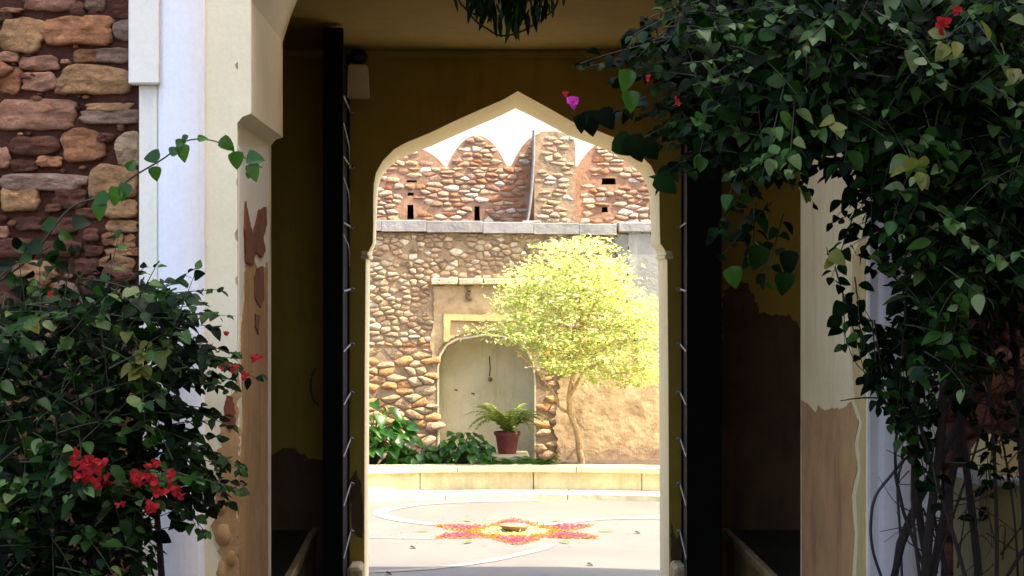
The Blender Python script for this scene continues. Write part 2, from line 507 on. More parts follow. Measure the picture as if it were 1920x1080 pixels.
# left reveal: pale strip, bare tan render, red clay patches
patch_side('reveal_paint', [(447, 275), (504, 275), (506, 520), (506, 420), (506, 1090), (446, 1090)], xl, M['pale'], gh, 1, 0.003, 0.0)
patch_side('bare_render', [(456, 510), (470, 478), (478, 500), (490, 520), (499, 490), (500, 1095), (444, 1095), (446, 900), (452, 760), (449, 620), (455, 560)],
           xl, M['brown_plaster'], gh, 1, 0.007, 0.012, 3)
patch_side('clay_patch', [(457, 378), (462, 410), (470, 440), (474, 430), (482, 395), (495, 388), (496, 420), (489, 445), (494, 470), (486, 484), (476, 470), (470, 500), (457, 490), (455, 430)], xl, M['red_plaster'], gh, 1, 0.011, 0.01, 5)
patch_side('clay_patch', [(477, 505), (490, 500), (491, 560), (484, 575), (474, 560), (473, 520)], xl, M['red_plaster'], gh, 1, 0.011, 0.01, 6)
patch_side('clay_patch', [(474, 590), (483, 592), (480, 625), (474, 610)], xl, M['red_plaster'], gh, 1, 0.011, 0.008, 7)
patch_front('bare_render', [(447, 690), (438, 720), (430, 770), (412, 800), (416, 830), (402, 870), (404, 930), (400, 985), (412, 1020), (415, 1120), (447, 1120)], Y1, M['brown_plaster'], gh, 0.009, 0.02, 9)
patch_front('clay_patch', [(425, 740), (440, 745), (442, 800), (430, 812), (420, 790)], Y1 - 0.008, M['red_plaster'], gh, 0.004, 0.012, 11)
# lumps of broken render at the lower corner
for k in range(9):
    cz = 0.45 + 0.085 * k + rnd.uniform(-.02, .02)
    v, f = lathe([(0.0, -0.03), (0.022, -0.022), (0.034, 0), (0.024, 0.024), (0.0, 0.032)], 8, (0, 0, 0))
    sx, sz = rnd.uniform(.5, 1.2), rnd.uniform(.8, 1.9)
    cx, cy = X(rnd.uniform(408, 440), Y1), Y1 - 0.004
    v = [(cx + p[0] * sx * (1 + .3 * mnoise.noise(Vector(p) * 40 + Vector((k, 0, 0)))), cy + p[1] * .5, cz + p[2] * sz) for p in v]
    mesh_obj('render_lump', v, f, M['brown_plaster'], gh, smooth=True)
for k in range(14):
    yy = 30 + k * 72 + rnd.uniform(-25, 25)
    w_, h_ = rnd.uniform(3, 8), rnd.uniform(5, 16)
    x_ = rnd.choice((446, 446, 383))
    sg = -1
    patch_front('paint_chip', [(x_, yy - h_), (x_ + sg * w_, yy - h_ * .3), (x_ + sg * w_ * .8, yy + h_ * .5), (x_, yy + h_)], Y1, M['plaster_tan'] if x_ == 446 else M['pale'], gh, 0.002, 0.003, 60 + k)
# right reveal
patch_side('reveal_paint', [(1502, -80), (1622, -80), (1622, 1100), (1502, 1100)], xr, M['warm_cream'], gh, -1, 0.002, 0.0)
patch_side('bare_render', [(1504, 750), (1520, 762), (1530, 775), (1537, 760), (1545, 770), (1565, 765), (1578, 768), (1590, 762), (1597, 752), (1612, 792), (1604, 830), (1609, 880), (1598, 930), (1604, 1000), (1598, 1095), (1506, 1095)],
           xr, M['brown_plaster'], gh, -1, 0.005, 0.008, 13)
patch_side('limewash_edge', [(1600, 480), (1624, 430), (1624, 1095), (1606, 1095), (1610, 1000), (1606, 930), (1616, 880), (1611, 830), (1618, 792), (1604, 752), (1596, 620)], xr, M['gold_plaster'], gh, -1, 0.003, 0.006, 15)

# inner wall with pointed arch
lf = [(683, 1200), (684, 700), (686, 482), (692, 470), (699, 456), (700, 420), (700, 370), (701, 345), (705, 324), (718, 301), (739, 280), (758, 269), (804, 250), (850, 228), (897, 207), (943, 187), (971, 171)]
rt = [(1000, 187), (1026, 201), (1073, 228), (1115, 243), (1152, 258), (1196, 286), (1221, 311), (1232, 336), (1236, 355), (1237, 420), (1238, 456), (1246, 468), (1251, 482), (1253, 700), (1255, 1200)]
lb = [(683, 1200), (684, 700), (686, 482), (690, 470), (697, 456), (698, 420), (700, 370), (702, 345), (707, 326), (721, 306), (744, 288), (764, 279), (808, 262), (853, 242), (899, 222), (944, 203), (971, 189)]
rb = [(1000, 203), (1026, 216), (1072, 241), (1113, 256), (1149, 270), (1192, 295), (1217, 317), (1229, 340), (1234, 357), (1237, 420), (1238, 456), (1246, 468), (1251, 482), (1253, 700), (1255, 1200)]
def outl(l, r):
    pts = [(X(px, Y2), max(0, Z(py, Y2))) for px, py in l + r]
    return [(-2.6, 0)] + pts + [(3.0, 0), (3.0, 3.55), (-2.6, 3.55)]
v, f = prism(outl(lf, rt), Y2, Y2B, outline_back=outl(lb, rb))
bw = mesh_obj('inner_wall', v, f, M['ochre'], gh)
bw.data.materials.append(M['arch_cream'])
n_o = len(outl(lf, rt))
for p in bw.data.polygons:   # reveal and courtyard face take a cream lightened to imitate courtyard glow
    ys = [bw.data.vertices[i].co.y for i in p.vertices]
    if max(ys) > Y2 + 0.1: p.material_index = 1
# impost mouldings of the inner arch
for px0, px1 in ((676, 692), (1246, 1262)):
    x0, x1 = X(px0, Y2), X(px1, Y2)
    mb = MB()
    mb.box(x0, x1, Y2 - 0.018, Y2B, Z(486, Y2), Z(479, Y2), 0.004)
    mb.box(x0 + 0.006, x1 - 0.006, Y2 - 0.010, Y2B - 0.01, Z(478.5, Y2), Z(470, Y2), 0.004)
    mb.build('impost_moulding', M['arch_cream'], gh)
# front border of arch opening is a shade paler limewash line
patch_front('damp_patch', [(1355, 545), (1380, 528), (1405, 532), (1415, 560), (1424, 584), (1455, 592), (1478, 588), (1494, 606), (1530, 640), (1560, 1100), (1340, 1100)], Y2, M['dark_plaster'], gh, 0.004, 0.02, 21)
patch_front('damp_patch', [(450, 880), (500, 862), (530, 838), (550, 842), (575, 858), (640, 870), (648, 1100), (450, 1100)], Y2, M['dark_plaster'], gh, 0.004, 0.012, 22)
patch_front('damp_patch', [(655, 900), (668, 880), (676, 905), (682, 960), (680, 1010), (662, 1000)], Y2, M['dark_plaster'], gh, 0.004, 0.008, 23)
patch_front('damp_patch', [(1258, 980), (1268, 1010), (1276, 1000), (1278, 1060), (1258, 1062)], Y2, M['dark_plaster'], gh, 0.004, 0.008, 24)
# side walls, ceiling, roof
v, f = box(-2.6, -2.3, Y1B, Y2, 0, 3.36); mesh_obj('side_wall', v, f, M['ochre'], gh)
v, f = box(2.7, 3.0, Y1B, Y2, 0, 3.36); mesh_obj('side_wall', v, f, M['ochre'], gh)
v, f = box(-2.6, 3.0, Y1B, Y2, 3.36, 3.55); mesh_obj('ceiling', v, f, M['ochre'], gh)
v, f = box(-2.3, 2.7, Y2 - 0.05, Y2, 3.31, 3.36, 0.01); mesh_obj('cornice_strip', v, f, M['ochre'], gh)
# raised platforms beside the path
for x0, x1, xe in ((-2.3, -0.93, 'R'), (1.66, 2.7, 'L')):
    v, f = box(x0, x1, Y1B, Y2, 0, 0.39, 0.004); pf = mesh_obj('platform', v, f, M['platform'], gh)
    e0, e1 = (x1, x1 + 0.045) if xe == 'R' else (x0 - 0.045, x0)
    mb = MB(); y_ = Y1B
    while y_ < Y2 - 0.01:
        y2_ = min(Y2 - 0.002, y_ + rnd.uniform(.7, 1.0))
        mb = MB(); mb.box(e0, e1, y_, y2_ - 0.006, 0.35, 0.40 + rnd.uniform(0, .006), 0.008)
        mb.build('edge_stone', M['trim'], pf)
        y_ = y2_
    v, f = box(e0 + 0.01, e1 - 0.01, Y1B, Y2, 0, 0.35); mesh_obj('riser', v, f, M['brown_plaster'], pf)
# kerb stones at the feet of the arch jambs
v, f = box(X(652, 11.7), X(680, 11.7), 11.6, 11.9, 0, Z(1060, 11.7), 0.02); mesh_obj('guard_stone', v, f, M['trim'], gh)
v, f = box(X(1262, 11.7), X(1288, 11.7), 11.6, 11.9, 0, Z(1059, 11.7), 0.02); mesh_obj('guard_stone', v, f, M['trim'], gh)

# unseen tall block, added right of the frame to shade the forecourt
wg = thing('added_shade_wing', 'unseen tall plastered block added right of the gateway to shade the forecourt', 'added shade block', (3.2, 2, 0))
v, f = box(3.2, 6.4, -7, 6.6, 0, 10.5, 0.03); mesh_obj('wall', v, f, M['brown_plaster'], wg)
for yy in (-4.5, -1.5, 1.5, 4.5):
    for zz in (3.0, 6.5):
        v, f = box(3.16, 3.2, yy - .5, yy + .5, zz, zz + 1.5, 0.01); wo_ = mesh_obj('window', v, f, M['trim'], wg)
        v, f = box(3.15, 3.19, yy - .4, yy + .4, zz + .1, zz + 1.4); mesh_obj('shutter', v, f, M['wood'], wo_)
v, f = box(3.1, 6.5, -7.1, 6.7, 10.5, 10.8, 0.03); mesh_obj('cornice', v, f, M['cream'], wg)

# gate leaves, open towards us
def gate_leaf(hx, fx, thick, sgn):
    """hx hinge x, fx free-edge x (passage side); sgn = direction away from the passage"""
    yh, yf = 11.86, 10.62
    top = 3.34
    a_ = Vector((hx, yh, 0)); b_ = Vector((fx, yf, 0))
    d = (b_ - a_); L = d.length; d.normalize()
    nrm = Vector((-d.y, d.x, 0))
    if nrm.x * sgn < 0: nrm = -nrm
    def slab(u0, u1, w0, w1, z0, z1):
        v, f = box(u0, u1, w0, w1, z0, z1, 0.004)
        return [a_ + d * p[0] + nrm * p[1] + Vector((0, 0, p[2])) for p in v], f
    root = mesh_obj('gate_leaf', *slab(0, L, 0.03, thick - 0.05, 0.05, top - 0.015), M['wood'], gh)
    n = 6
    for i in range(n):
        u0 = L * i / n
        mesh_obj('plank', *slab(u0 + 0.004, u0 + L / n - 0.004, 0.012, 0.031, 0.07, top - 0.03), M['wood'], root)
    mesh_obj('stile', *slab(L - 0.11, L + 0.006, -0.006, thick, 0.04, top), M['wood'], root)
    mesh_obj('stile', *slab(-0.004, 0.09, 0.0, thick - 0.02, 0.04, top - 0.02), M['wood'], root)
    for py in (190, 300, 420, 545, 655, 752, 845, 935, 1030):
        z = Z(py, 11.0)
        mesh_obj('rail', *slab(0.09, L - 0.11, thick - 0.051, thick - 0.006, z - 0.05, z + 0.05), M['wood'], root)
        mesh_obj('iron_strap', *slab(0.02, L - 0.005, -0.013, -0.004, z - 0.006, z + 0.006), M['iron'], root)
        for k in range(1):
            u = 0.12 + k * (L - 0.3)
            v, f = lathe([(0.0, 0.022), (0.009, 0.016), (0.014, 0.0)], 8)
            v = [a_ + d * (u + p[0]) + nrm * (-0.012 - p[2]) + Vector((0, 0, z + p[1])) for p in v]
            mesh_obj('stud', v, f, M['iron'], root, smooth=True)
    return root
gl = gate_leaf(X(656, 11.86), X(641, 10.62), 0.105, -1)
gr = gate_leaf(X(1277, 11.86), X(1290, 10.62), 0.185, 1)
# ring handle and chain on the left leaf
pts = [P(590, 690, 10.6), P(583, 715, 10.58), P(586, 745, 10.58), P(597, 760, 10.6)]
v, f = tube(smooth_path(pts, 5), 0.007, 6); mesh_obj('pull_ring', v, f, M['black_metal'], gl)
for y0, y1 in ((228, 292), (330, 378), (438, 475)):
    pts = [P(643, y0, 10.75), P(649, y0 + (y1 - y0) * .35, 11.1), P(654, y0 + (y1 - y0) * .75, 11.3), P(655, y1 + 25, 11.4)]
    v, f = tube(smooth_path(pts, 5), 0.004, 5); mesh_obj('chain', v, f, M['iron'], gl)

# wall lamp beside the gate leaf
lc = P(671, 150, 11.7)
lamp = thing('wall_lamp', 'small cream lamp shade under a dark cap high beside the left gate leaf', 'lamp', (lc.x, 11.9, lc.z))
mb = MB(); x0, x1 = X(653, 11.7), X(689, 11.7); z0, z1 = Z(183, 11.7), Z(122, 11.7)
v = [(x0 - .002, 11.62, z0), (x1 + .012, 11.62, z0), (x1 + .012, 11.79, z0), (x0 - .002, 11.79, z0),
     (x0 + .002, 11.64, z1 - .012), (x1 + .002, 11.64, z1 - .012), (x1 + .002, 11.78, z1 - .012), (x0 + .002, 11.78, z1 - .012),
     (x0 + .012, 11.65, z1), (x1 - .01, 11.65, z1), (x1 - .01, 11.77, z1), (x0 + .012, 11.77, z1)]
f = [(0, 1, 5, 4), (1, 2, 6, 5), (2, 3, 7, 6), (3, 0, 4, 7), (4, 5, 9, 8), (5, 6, 10, 9), (6, 7, 11, 10), (7, 4, 8, 11), (8, 9, 10, 11)]
mesh_obj('lamp_shade', v, f, M['shade'], lamp)
v, f = lathe([(0.0, .05), (0.035, .043), (0.055, .02), (0.06, 0.0), (0.052, -.03), (0.02, -.045)], 14, (X(672, 11.7), 11.71, Z(107, 11.7)))
mesh_obj('lamp_cap', v, f, M['black_metal'], lamp, smooth=True)
v, f = tube([(X(672, 11.7), 11.71, Z(107, 11.7)), (X(672, 11.7), 11.9, Z(100, 11.7))], 0.016, 8)
mesh_obj('bracket', v, f, M['black_metal'], lamp)

# ------------------------------------------------------------------ rubble stones
def voronoi(pts, bx, aniso=1.6):
    """pts (x,z); cells in a metric where z is stretched; returns polygons"""
    A = np.array(pts); B = A * np.array([1, aniso])
    cells = []
    for i in range(len(B)):
        d = ((B - B[i]) ** 2).sum(1)
        nn = np.argsort(d)[1:22]
        poly = [(bx[0], bx[2] * aniso), (bx[1], bx[2] * aniso), (bx[1], bx[3] * aniso), (bx[0], bx[3] * aniso)]
        cx, cz = B[i]
        for j in nn:
            mx, mz = (B[i] + B[j]) / 2; nx, nz = B[j] - B[i]
            new = []
            for k in range(len(poly)):
                p, q = poly[k], poly[(k + 1) % len(poly)]
                dp = (p[0] - mx) * nx + (p[1] - mz) * nz; dq = (q[0] - mx) * nx + (q[1] - mz) * nz
                if dp <= 0: new.append(p)
                if dp * dq < 0:
                    t = dp / (dp - dq); new.append((p[0] + (q[0] - p[0]) * t, p[1] + (q[1] - p[1]) * t))
            poly = new
            if len(poly) < 3: break
        cells.append([(p[0], p[1] / aniso) for p in poly] if len(poly) >= 3 else None)
    return cells
def scatter_pts(x0, x1, z0, z1, r, aniso, R, tries=None):
    """dart throwing with variable radius r(x,z)->float"""
    pts = []
    area = (x1 - x0) * (z1 - z0)
    tries = tries or int(area / (r * r) * aniso * 14)
    cell = {}
    for _ in range(tries):
        x, z = R.uniform(x0, x1), R.uniform(z0, z1)
        rr = r * R.choice((0.55, 0.75, 1, 1, 1.4))
        ci, cj = int(x / r), int(z * aniso / r)
        ok = True
        for i in range(ci - 2, ci + 3):
            for j in range(cj - 2, cj + 3):
                for (a_, b_) in cell.get((i, j), ()):
                    if (a_ - x) ** 2 + ((b_ - z) * aniso) ** 2 < rr * rr: ok = False; break
                if not ok: break
            if not ok: break
        if ok:
            pts.append((x, z)); cell.setdefault((ci, cj), []).append((x, z))
    return pts
def round_cell(poly, gap, R, n=9, square=0.5, jit=0.06):
    """angular stone outline: the cell shrunk by gap, short edges merged, corners knocked off"""
    cx = sum(p[0] for p in poly) / len(poly); cz = sum(p[1] for p in poly) / len(poly)
    size = max(math.hypot(p[0] - cx, p[1] - cz) for p in poly)
    q = []
    for p in poly:
        if not q or math.hypot(p[0] - q[-1][0], p[1] - q[-1][1]) > size * .28: q.append(p)
    if len(q) > 3 and math.hypot(q[0][0] - q[-1][0], q[0][1] - q[-1][1]) < size * .28: q.pop()
    if len(q) < 3: return [], (cx, cz)
    w = max(abs(p[0] - cx) for p in q); h = max(abs(p[1] - cz) for p in q)
    sx, sz = max(.55, 1 - gap / w), max(.5, 1 - gap / h)
    q = [(cx + (p[0] - cx) * sx * (1 + R.uniform(-jit, jit)), cz + (p[1] - cz) * sz * (1 + R.uniform(-jit, jit))) for p in q]
    out = []
    m = len(q)
    for i in range(m):
        a_, b_ = q[i], q[(i + 1) % m]
        t = R.uniform(.07, .2)
        out.append((a_[0] + (b_[0] - a_[0]) * t, a_[1] + (b_[1] - a_[1]) * t))
        out.append((b_[0] + (a_[0] - b_[0]) * t, b_[1] + (a_[1] - b_[1]) * t))
    return out, (cx, cz)
def stone_geom(poly, c, Y, proud, R, fine=False):
    """rock face; poly (x,z); Y wall face; proud towards -y"""
    n = len(poly)
    cx, cz = c
    tx, tz = R.uniform(-.3, .3), R.uniform(-.3, .3)
    w = max(abs(p[0] - cx) for p in poly) or 1; h = max(abs(p[1] - cz) for p in poly) or 1
    if fine: rings = [(1.0, -0.02), (1.0, proud * 0.4), (0.955, proud * 0.8), (0.82, proud * .95), (0.6, proud), (0.3, proud * 1.03)]
    else: rings = [(1.0, -0.02), (0.99, proud * 0.62), (0.88, proud * 0.97)]
    v = []; f = []
    sd_ = R.uniform(0, 90)
    for s_, d in rings:
        for p in poly:
            x, z = cx + (p[0] - cx) * s_, cz + (p[1] - cz) * s_
            dd = d
            if d > 0:
                dd = d * (1 + tx * (x - cx) / w * .7 + tz * (z - cz) / h * .7 + (R.uniform(-.16, .16) if not fine else 0))
                if fine:
                    q = Vector((x * 14, z * 30, sd_)); dd += .014 * mnoise.noise(q) + .008 * mnoise.noise(q * 2.9)
            v.append((x, Y - dd, z))
    v.append((cx, Y - proud * (1 + R.uniform(-.1, .1)), cz))
    m = len(rings)
    for r_ in range(m - 1):
        for k in range(n):
            k2 = (k + 1) % n
            f.append((r_ * n + k, r_ * n + k2, (r_ + 1) * n + k2, (r_ + 1) * n + k))
    for k in range(n): f.append(((m - 1) * n + k, (m - 1) * n + (k + 1) % n, m * n))
    return v, f
def put_stones(items, parent, limit=300, name='stone', back=None):
    """items: (v,f,tint,center,size); the largest LIMIT become objects, the rest stuff"""
    items.sort(key=lambda i: -i[4])
    for v, f, t, c, s in items[:limit]:
        mesh_obj(name, v, f, M['stone'], parent, smooth=True, tint=t, origin=c)
    if len(items) > limit:
        mb = MB()
        for v, f, t, c, s in items[limit:]: mb.add(v, f, t)
        mb.build('small_stones', M['stone'], parent, smooth=True, kind='stuff')

def blob(cx, cy, w, h, R, n=14, k=3.0):
    """superellipse outline in px"""
    out = []
    ph = R.uniform(0, .4); seed_ = R.uniform(0, 50)
    for i in range(n):
        an = 2 * math.pi * (i + ph) / n
        c_, s_ = math.cos(an), math.sin(an)
        r = (abs(c_) ** k + abs(s_) ** k) ** (-1 / k) * (1 + R.uniform(-.05, .03) + .24 * mnoise.noise(Vector((c_ * 1.7, s_ * 1.7, seed_))))
        out.append((cx + c_ * r * w / 2, cy + s_ * r * h / 2))
    return out

# ---- left facade wall
R = random.Random(11)
lw = thing('rubble_wall', 'dark red rubble wall of large tan and pink stones left of the cream pier', 'wall', (X(262, Y1), Y1, 0))
v, f = box(-6.5, X(262, Y1) - 0.001, Y1 + 0.02, Y1 + 0.8, 0, 5.2); mesh_obj('wall_core', v, f, M['mortar_red'], lw)
tan, pnk, gry, org, pal, brn = (0.38, 0.22, 0.10), (0.38, 0.19, 0.12), (0.28, 0.19, 0.14), (0.38, 0.17, 0.075), (0.42, 0.31, 0.20), (0.11, 0.035, 0.018)
LS = [(185, 3, 190, 70, pnk), (355, 12, 75, 50, gry), (45, 38, 85, 18, pnk), (455, 40, 60, 50, brn), (290, 35, 50, 50, brn), (80, 130, 165, 110, tan), (15, 60, 60, 40, brn),
      (290, 112, 265, 100, org), (458, 112, 66, 70, gry), (35, 213, 80, 34, pnk), (140, 236, 150, 52, pnk), (320, 208, 95, 46, org), (425, 207, 130, 52, gry), (245, 230, 35, 16, pnk),
      (30, 300, 98, 92, org), (145, 308, 122, 62, pnk), (358, 300, 285, 98, tan), (238, 332, 66, 40, pnk), (105, 283, 60, 24, brn), (130, 428, 295, 104, pnk), (408, 400, 160, 30, tan), (415, 440, 225, 52, gry),
      (130, 545, 185, 66, brn), (308, 545, 155, 108, org), (482, 560, 92, 108, pal), (10, 590, 54, 72, pnk), (185, 605, 96, 38, org), (85, 622, 100, 44, brn), (395, 515, 60, 30, brn),
      (160, 682, 320, 56, gry), (72, 742, 135, 92, tan), (262, 745, 120, 70, brn), (418, 682, 180, 112, tan), (450, 782, 125, 66, tan), (330, 800, 90, 40, brn),  # first brown stone here is a dark shadow painted as a stone
      (455, 848, 120, 44, tan), (408, 896, 52, 44, org), (444, 900, 34, 42, tan), (484, 905, 40, 50, org), (440, 945, 90, 28, tan), (500, 945, 40, 28, org), (438, 992, 136, 66, tan),
      (108, 840, 96, 52, brn), (8, 870, 46, 44, pnk), (230, 850, 110, 60, brn), (60, 930, 140, 70, brn), (230, 930, 150, 60, brn), (330, 1000, 100, 60, brn), (120, 1010, 170, 60, tan), (340, 880, 60, 50, brn), (200, 780, 60, 30, brn), (350, 940, 70, 40, brn)]
items = []
for cx, cy, w, h, t in LS:
    poly = [(X(p[0] / 2, Y1), Z(p[1] / 2, Y1)) for p in blob(cx, cy, w * 1.07, h * 1.12, R, 28, 4.2)]
    xm = X(261, Y1) - 0.002
    poly = [(min(p[0], xm), p[1]) for p in poly]
    c = (sum(p[0] for p in poly) / len(poly), sum(p[1] for p in poly) / len(poly))
    v, f = stone_geom(poly, c, Y1 + 0.02, R.uniform(.018, .032), R, True)
    t = tuple(x * k_ for k_ in (R.uniform(.85, 1.12),) for x in t)
    items.append((v, f, t, (c[0], Y1, c[1]), w * h))
# the rest of the wall, below and beyond the frame
pts = scatter_pts(-3.2, X(262, Y1), 0.0, 5.2, 0.17, 1.7, R)
cells = voronoi(pts, (-3.3, X(261, Y1) - .003, 0, 5.2), 1.7)
for (px_, pz_), cell in zip(pts, cells):
    sx, sy = VX + px_ * F / Y1, VY - (pz_ - EYE) * F / Y1
    if cell is None: continue
    if sx > -30 and -30 < sy < 520: continue
    poly, c = round_cell(cell, .01, R)
    if len(poly) < 5: continue
    v, f = stone_geom(poly, c, Y1 + 0.02, R.uniform(.03, .055), R)
    t = R.choice((tan, pnk, org, gry, brn)); t = tuple(x * k_ for k_ in (R.uniform(.6, 1.0),) for x in t)
    items.append((v, f, t, (c[0], Y1, c[1]), 10 if sx > -30 and sy < 1100 else 1))
# little chips pressed into the mortar between the large stones
for _ in range(150):
    sx, sy = R.uniform(0, 256), R.uniform(0, 540)
    if any(abs(sx - a[0] / 2) < a[2] / 4 + 3 and abs(sy - a[1] / 2) < a[3] / 4 + 3 for a in LS): continue
    w = R.uniform(8, 22)
    poly = [(X(p[0], Y1), Z(p[1], Y1)) for p in blob(sx, sy, w, w * R.uniform(.4, .8), R, 8, 2.4)]
    c = (X(sx, Y1), Z(sy, Y1))
    v, f = stone_geom(poly, c, Y1 + 0.02, .022, R)
    items.append((v, f, tuple(x * k_ for k_ in (R.uniform(.5, .9),) for x in R.choice((tan, pnk, brn, org))), (c[0], Y1, c[1]), 100))
put_stones(items, lw, 300)

# ---- right facade wall
rw = thing('rubble_wall', 'shadowed dark red rubble wall behind the vine stems on the right', 'wall', (xro, Y1, 0))
v, f = box(xro + 0.003, 6.5, Y1 + 0.02, Y1 + 0.8, 0, 5.2); mesh_obj('wall_core', v, f, M['mortar_red'], rw)
pts = scatter_pts(xro, 3.4, 0.0, 5.2, 0.17, 1.7, R)
cells = voronoi(pts, (xro + .006, 3.5, 0, 5.2), 1.7)
items = []
for (px_, pz_), cell in zip(pts, cells):
    if cell is None: continue
    poly, c = round_cell(cell, .012, R)
    if len(poly) < 5: continue
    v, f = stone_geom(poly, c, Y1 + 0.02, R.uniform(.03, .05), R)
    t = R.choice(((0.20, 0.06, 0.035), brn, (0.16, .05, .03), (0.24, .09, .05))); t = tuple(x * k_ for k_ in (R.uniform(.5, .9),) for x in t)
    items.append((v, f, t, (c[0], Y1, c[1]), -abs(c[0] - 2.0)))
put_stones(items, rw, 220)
# low cream block in front of it
lb_ = thing('garden_wall', 'low mustard plastered block with grey coping behind the vine stems', 'wall', (X(1880, 6.7), 6.7, 0))
x0, x1 = X(1822, 6.7), X(2150, 6.7)
v, f = box(x0, x1, 6.6, 6.95, 0, Z(905, 6.7)); mesh_obj('wall_body', v, f, M['olive_plaster'], lb_)
v, f = box(x0 - 0.01, x1, 6.57, 6.95, Z(905, 6.7), Z(890, 6.7), 0.006); mesh_obj('coping', v, f, M['coping'], lb_)
pl = [(X(px, 6.8), Z(py, 6.8)) for px, py in [(1838, 895), (1842, 850), (1858, 826), (1880, 820), (1905, 832), (1915, 860), (2100, 862), (2100, 895)]]
v, f = prism(pl, 6.72, 6.95); mesh_obj('hump', v, f, M['gold_plaster'], lb_)

# ------------------------------------------------------------------ courtyard rubble wall with niche
R = random.Random(23)
cw = thing('courtyard_wall', 'sunlit rubble garden wall with arched plaster niche below grey coping', 'wall', (0.5, YW, 0))
ztop = Z(436, YW)
nic = [(821, 880), (820, 760), (820, 690), (824, 665), (836, 645), (856, 634), (880, 631), (905, 626), (940, 628), (968, 636), (990, 655), (1002, 680), (1005, 720), (1005, 880)]
nicw = [(X(px, YW), Z(py, YW)) for px, py in nic]
wo = [(-7, 0), (9, 0), (9, ztop), (-7, ztop)]
v, f = prism(wo, YW, YW + 0.32, holes=[nicw]); mesh_obj('wall_core', v, f, M['mortar_brown'], cw)
v, f = prism(wo, YW + 0.322, YW + 0.7); mesh_obj('wall_backing', v, f, M['mortar_brown'], cw)
# niche lining and back
inner = [(VX + (px - VX) * 1.0, py) for px, py in nic]
nb = mesh_obj('niche', *prism([(p[0], p[1]) for p in nicw], YW + 0.30, YW + 0.318), M['niche'], cw)
ring_v = []; ring_f = []
cx_, cz_ = X(912, YW), Z(760, YW)
for i, p in enumerate(nicw):
    q = (cx_ + (p[0] - cx_) * .97, cz_ + (p[1] - cz_) * .975) if 0 < i < len(nicw) - 1 else (cx_ + (p[0] - cx_) * .97, p[1])
    ring_v += [(q[0], YW - 0.004, q[1]), (q[0], YW + 0.30, q[1]), (p[0], YW - 0.004, p[1])]
for i in range(len(nicw) - 1):
    a_, b_ = 3 * i, 3 * (i + 1)
    ring_f += [(a_, b_, b_ + 1, a_ + 1), (a_, a_ + 2, b_ + 2, b_)]
mesh_obj('niche_lining', ring_v, ring_f, M['niche'], nb)
# hook, stained spot and cracks in the niche
v, f = tube([P(918, 668, YW + .29), P(919, 690, YW + .28), P(918, 705, YW + .27)], 0.005, 6); mesh_obj('hook', v, f, M['black_metal'], nb)
v, f = lathe([(0, -.02), (.016, -.012), (.02, 0), (.014, .02), (0, .028)], 8, P(919, 712, YW + .28)); mesh_obj('hook_weight', v, f, M['clay'], nb, smooth=True)
for a_, b_ in (((852, 731), (858, 731.5)), ((884, 737), (890, 739))):
    v, f = tube([P(*a_, YW + .296), P(*b_, YW + .296)], 0.006, 5); mesh_obj('crack', v, f, M['soil'], nb)
# plaster zones and slabs on the wall
def cw_panel(name, poly, mat, proud, amp=0.02, seed=1):
    return patch_front(name, poly, YW, mat, cw, proud, amp, seed)
cw_panel('plaster_panel', [(812, 536), (960, 534), (1010, 536), (1010, 640), (985, 640), (968, 630), (940, 622), (905, 620), (860, 628), (835, 640), (819, 660), (814, 690), (806, 640), (814, 600)], M['plaster_tan'], 0.012, .01, 2)
cw_panel('plaster_panel', [(832, 588), (900, 590), (1010, 588), (1010, 600), (905, 602), (845, 600), (842, 640), (832, 640)], M['gold_plaster'], 0.03, .006, 3)
cw_panel('plaster_panel', [(1050, 700), (1120, 690), (1180, 640), (1300, 630), (1300, 866), (1046, 866), (1040, 800)], M['plaster_tan'], 0.02, .03, 4)
cw_panel('plaster_panel', [(1176, 436), (1300, 436), (1300, 700), (1200, 690), (1178, 560)], M['plaster_grey'], 0.03, .03, 5)
cw_panel('plaster_panel', [(1150, 445), (1176, 440), (1178, 500), (1160, 490)], M['line'], 0.034, .02, 6)
cw_panel('plaster_panel', [(1046, 835), (1120, 845), (1200, 835), (1300, 842), (1300, 868), (1046, 868)], M['mortar_brown'], 0.026, .03, 9)
for x0, x1 in ((808, 858), (860, 905), (907, 962), (964, 1020)):
    v, f = box(X(x0, YW), X(x1, YW), YW - 0.07, YW + 0.05, Z(534, YW), Z(522 + rnd.uniform(-1, 1), YW), 0.01)
    mesh_obj('lintel_slab', v, f, M['stone'], cw, tint=(0.5, 0.42, 0.30))
v, f = tube(smooth_path([P(872, 534, YW - .01), P(880, 545, YW - .03), P(876, 556, YW - .02), P(884, 562, YW - .01)], 4), .02, 6); mesh_obj('dried_nest', v, f, M['clay'], cw)
# coping
xs = [640, 715, 800, 905, 1000, 1085, 1155]
for a_, b_ in zip(xs, xs[1:]):
    za = 413 + (a_ - 690) * 0.018
    v, f = box(X(a_, YW) + .001, X(b_, YW) - .001, YW - 0.06, YW + 0.7, Z(za + 21, YW), Z(za, YW) + rnd.uniform(-.003, .003), 0.004)
    mesh_obj('coping_slab', v, f, M['coping'], cw)
v, f = box(-7, X(638, YW), YW - 0.06, YW + 0.7, ztop, ztop + .1, 0.012); mesh_obj('coping_slab', v, f, M['coping'], cw)
v, f = box(X(1158, YW), 9, YW - 0.06, YW + 0.7, ztop, ztop + .1, 0.012); mesh_obj('coping_slab', v, f, M['coping'], cw)
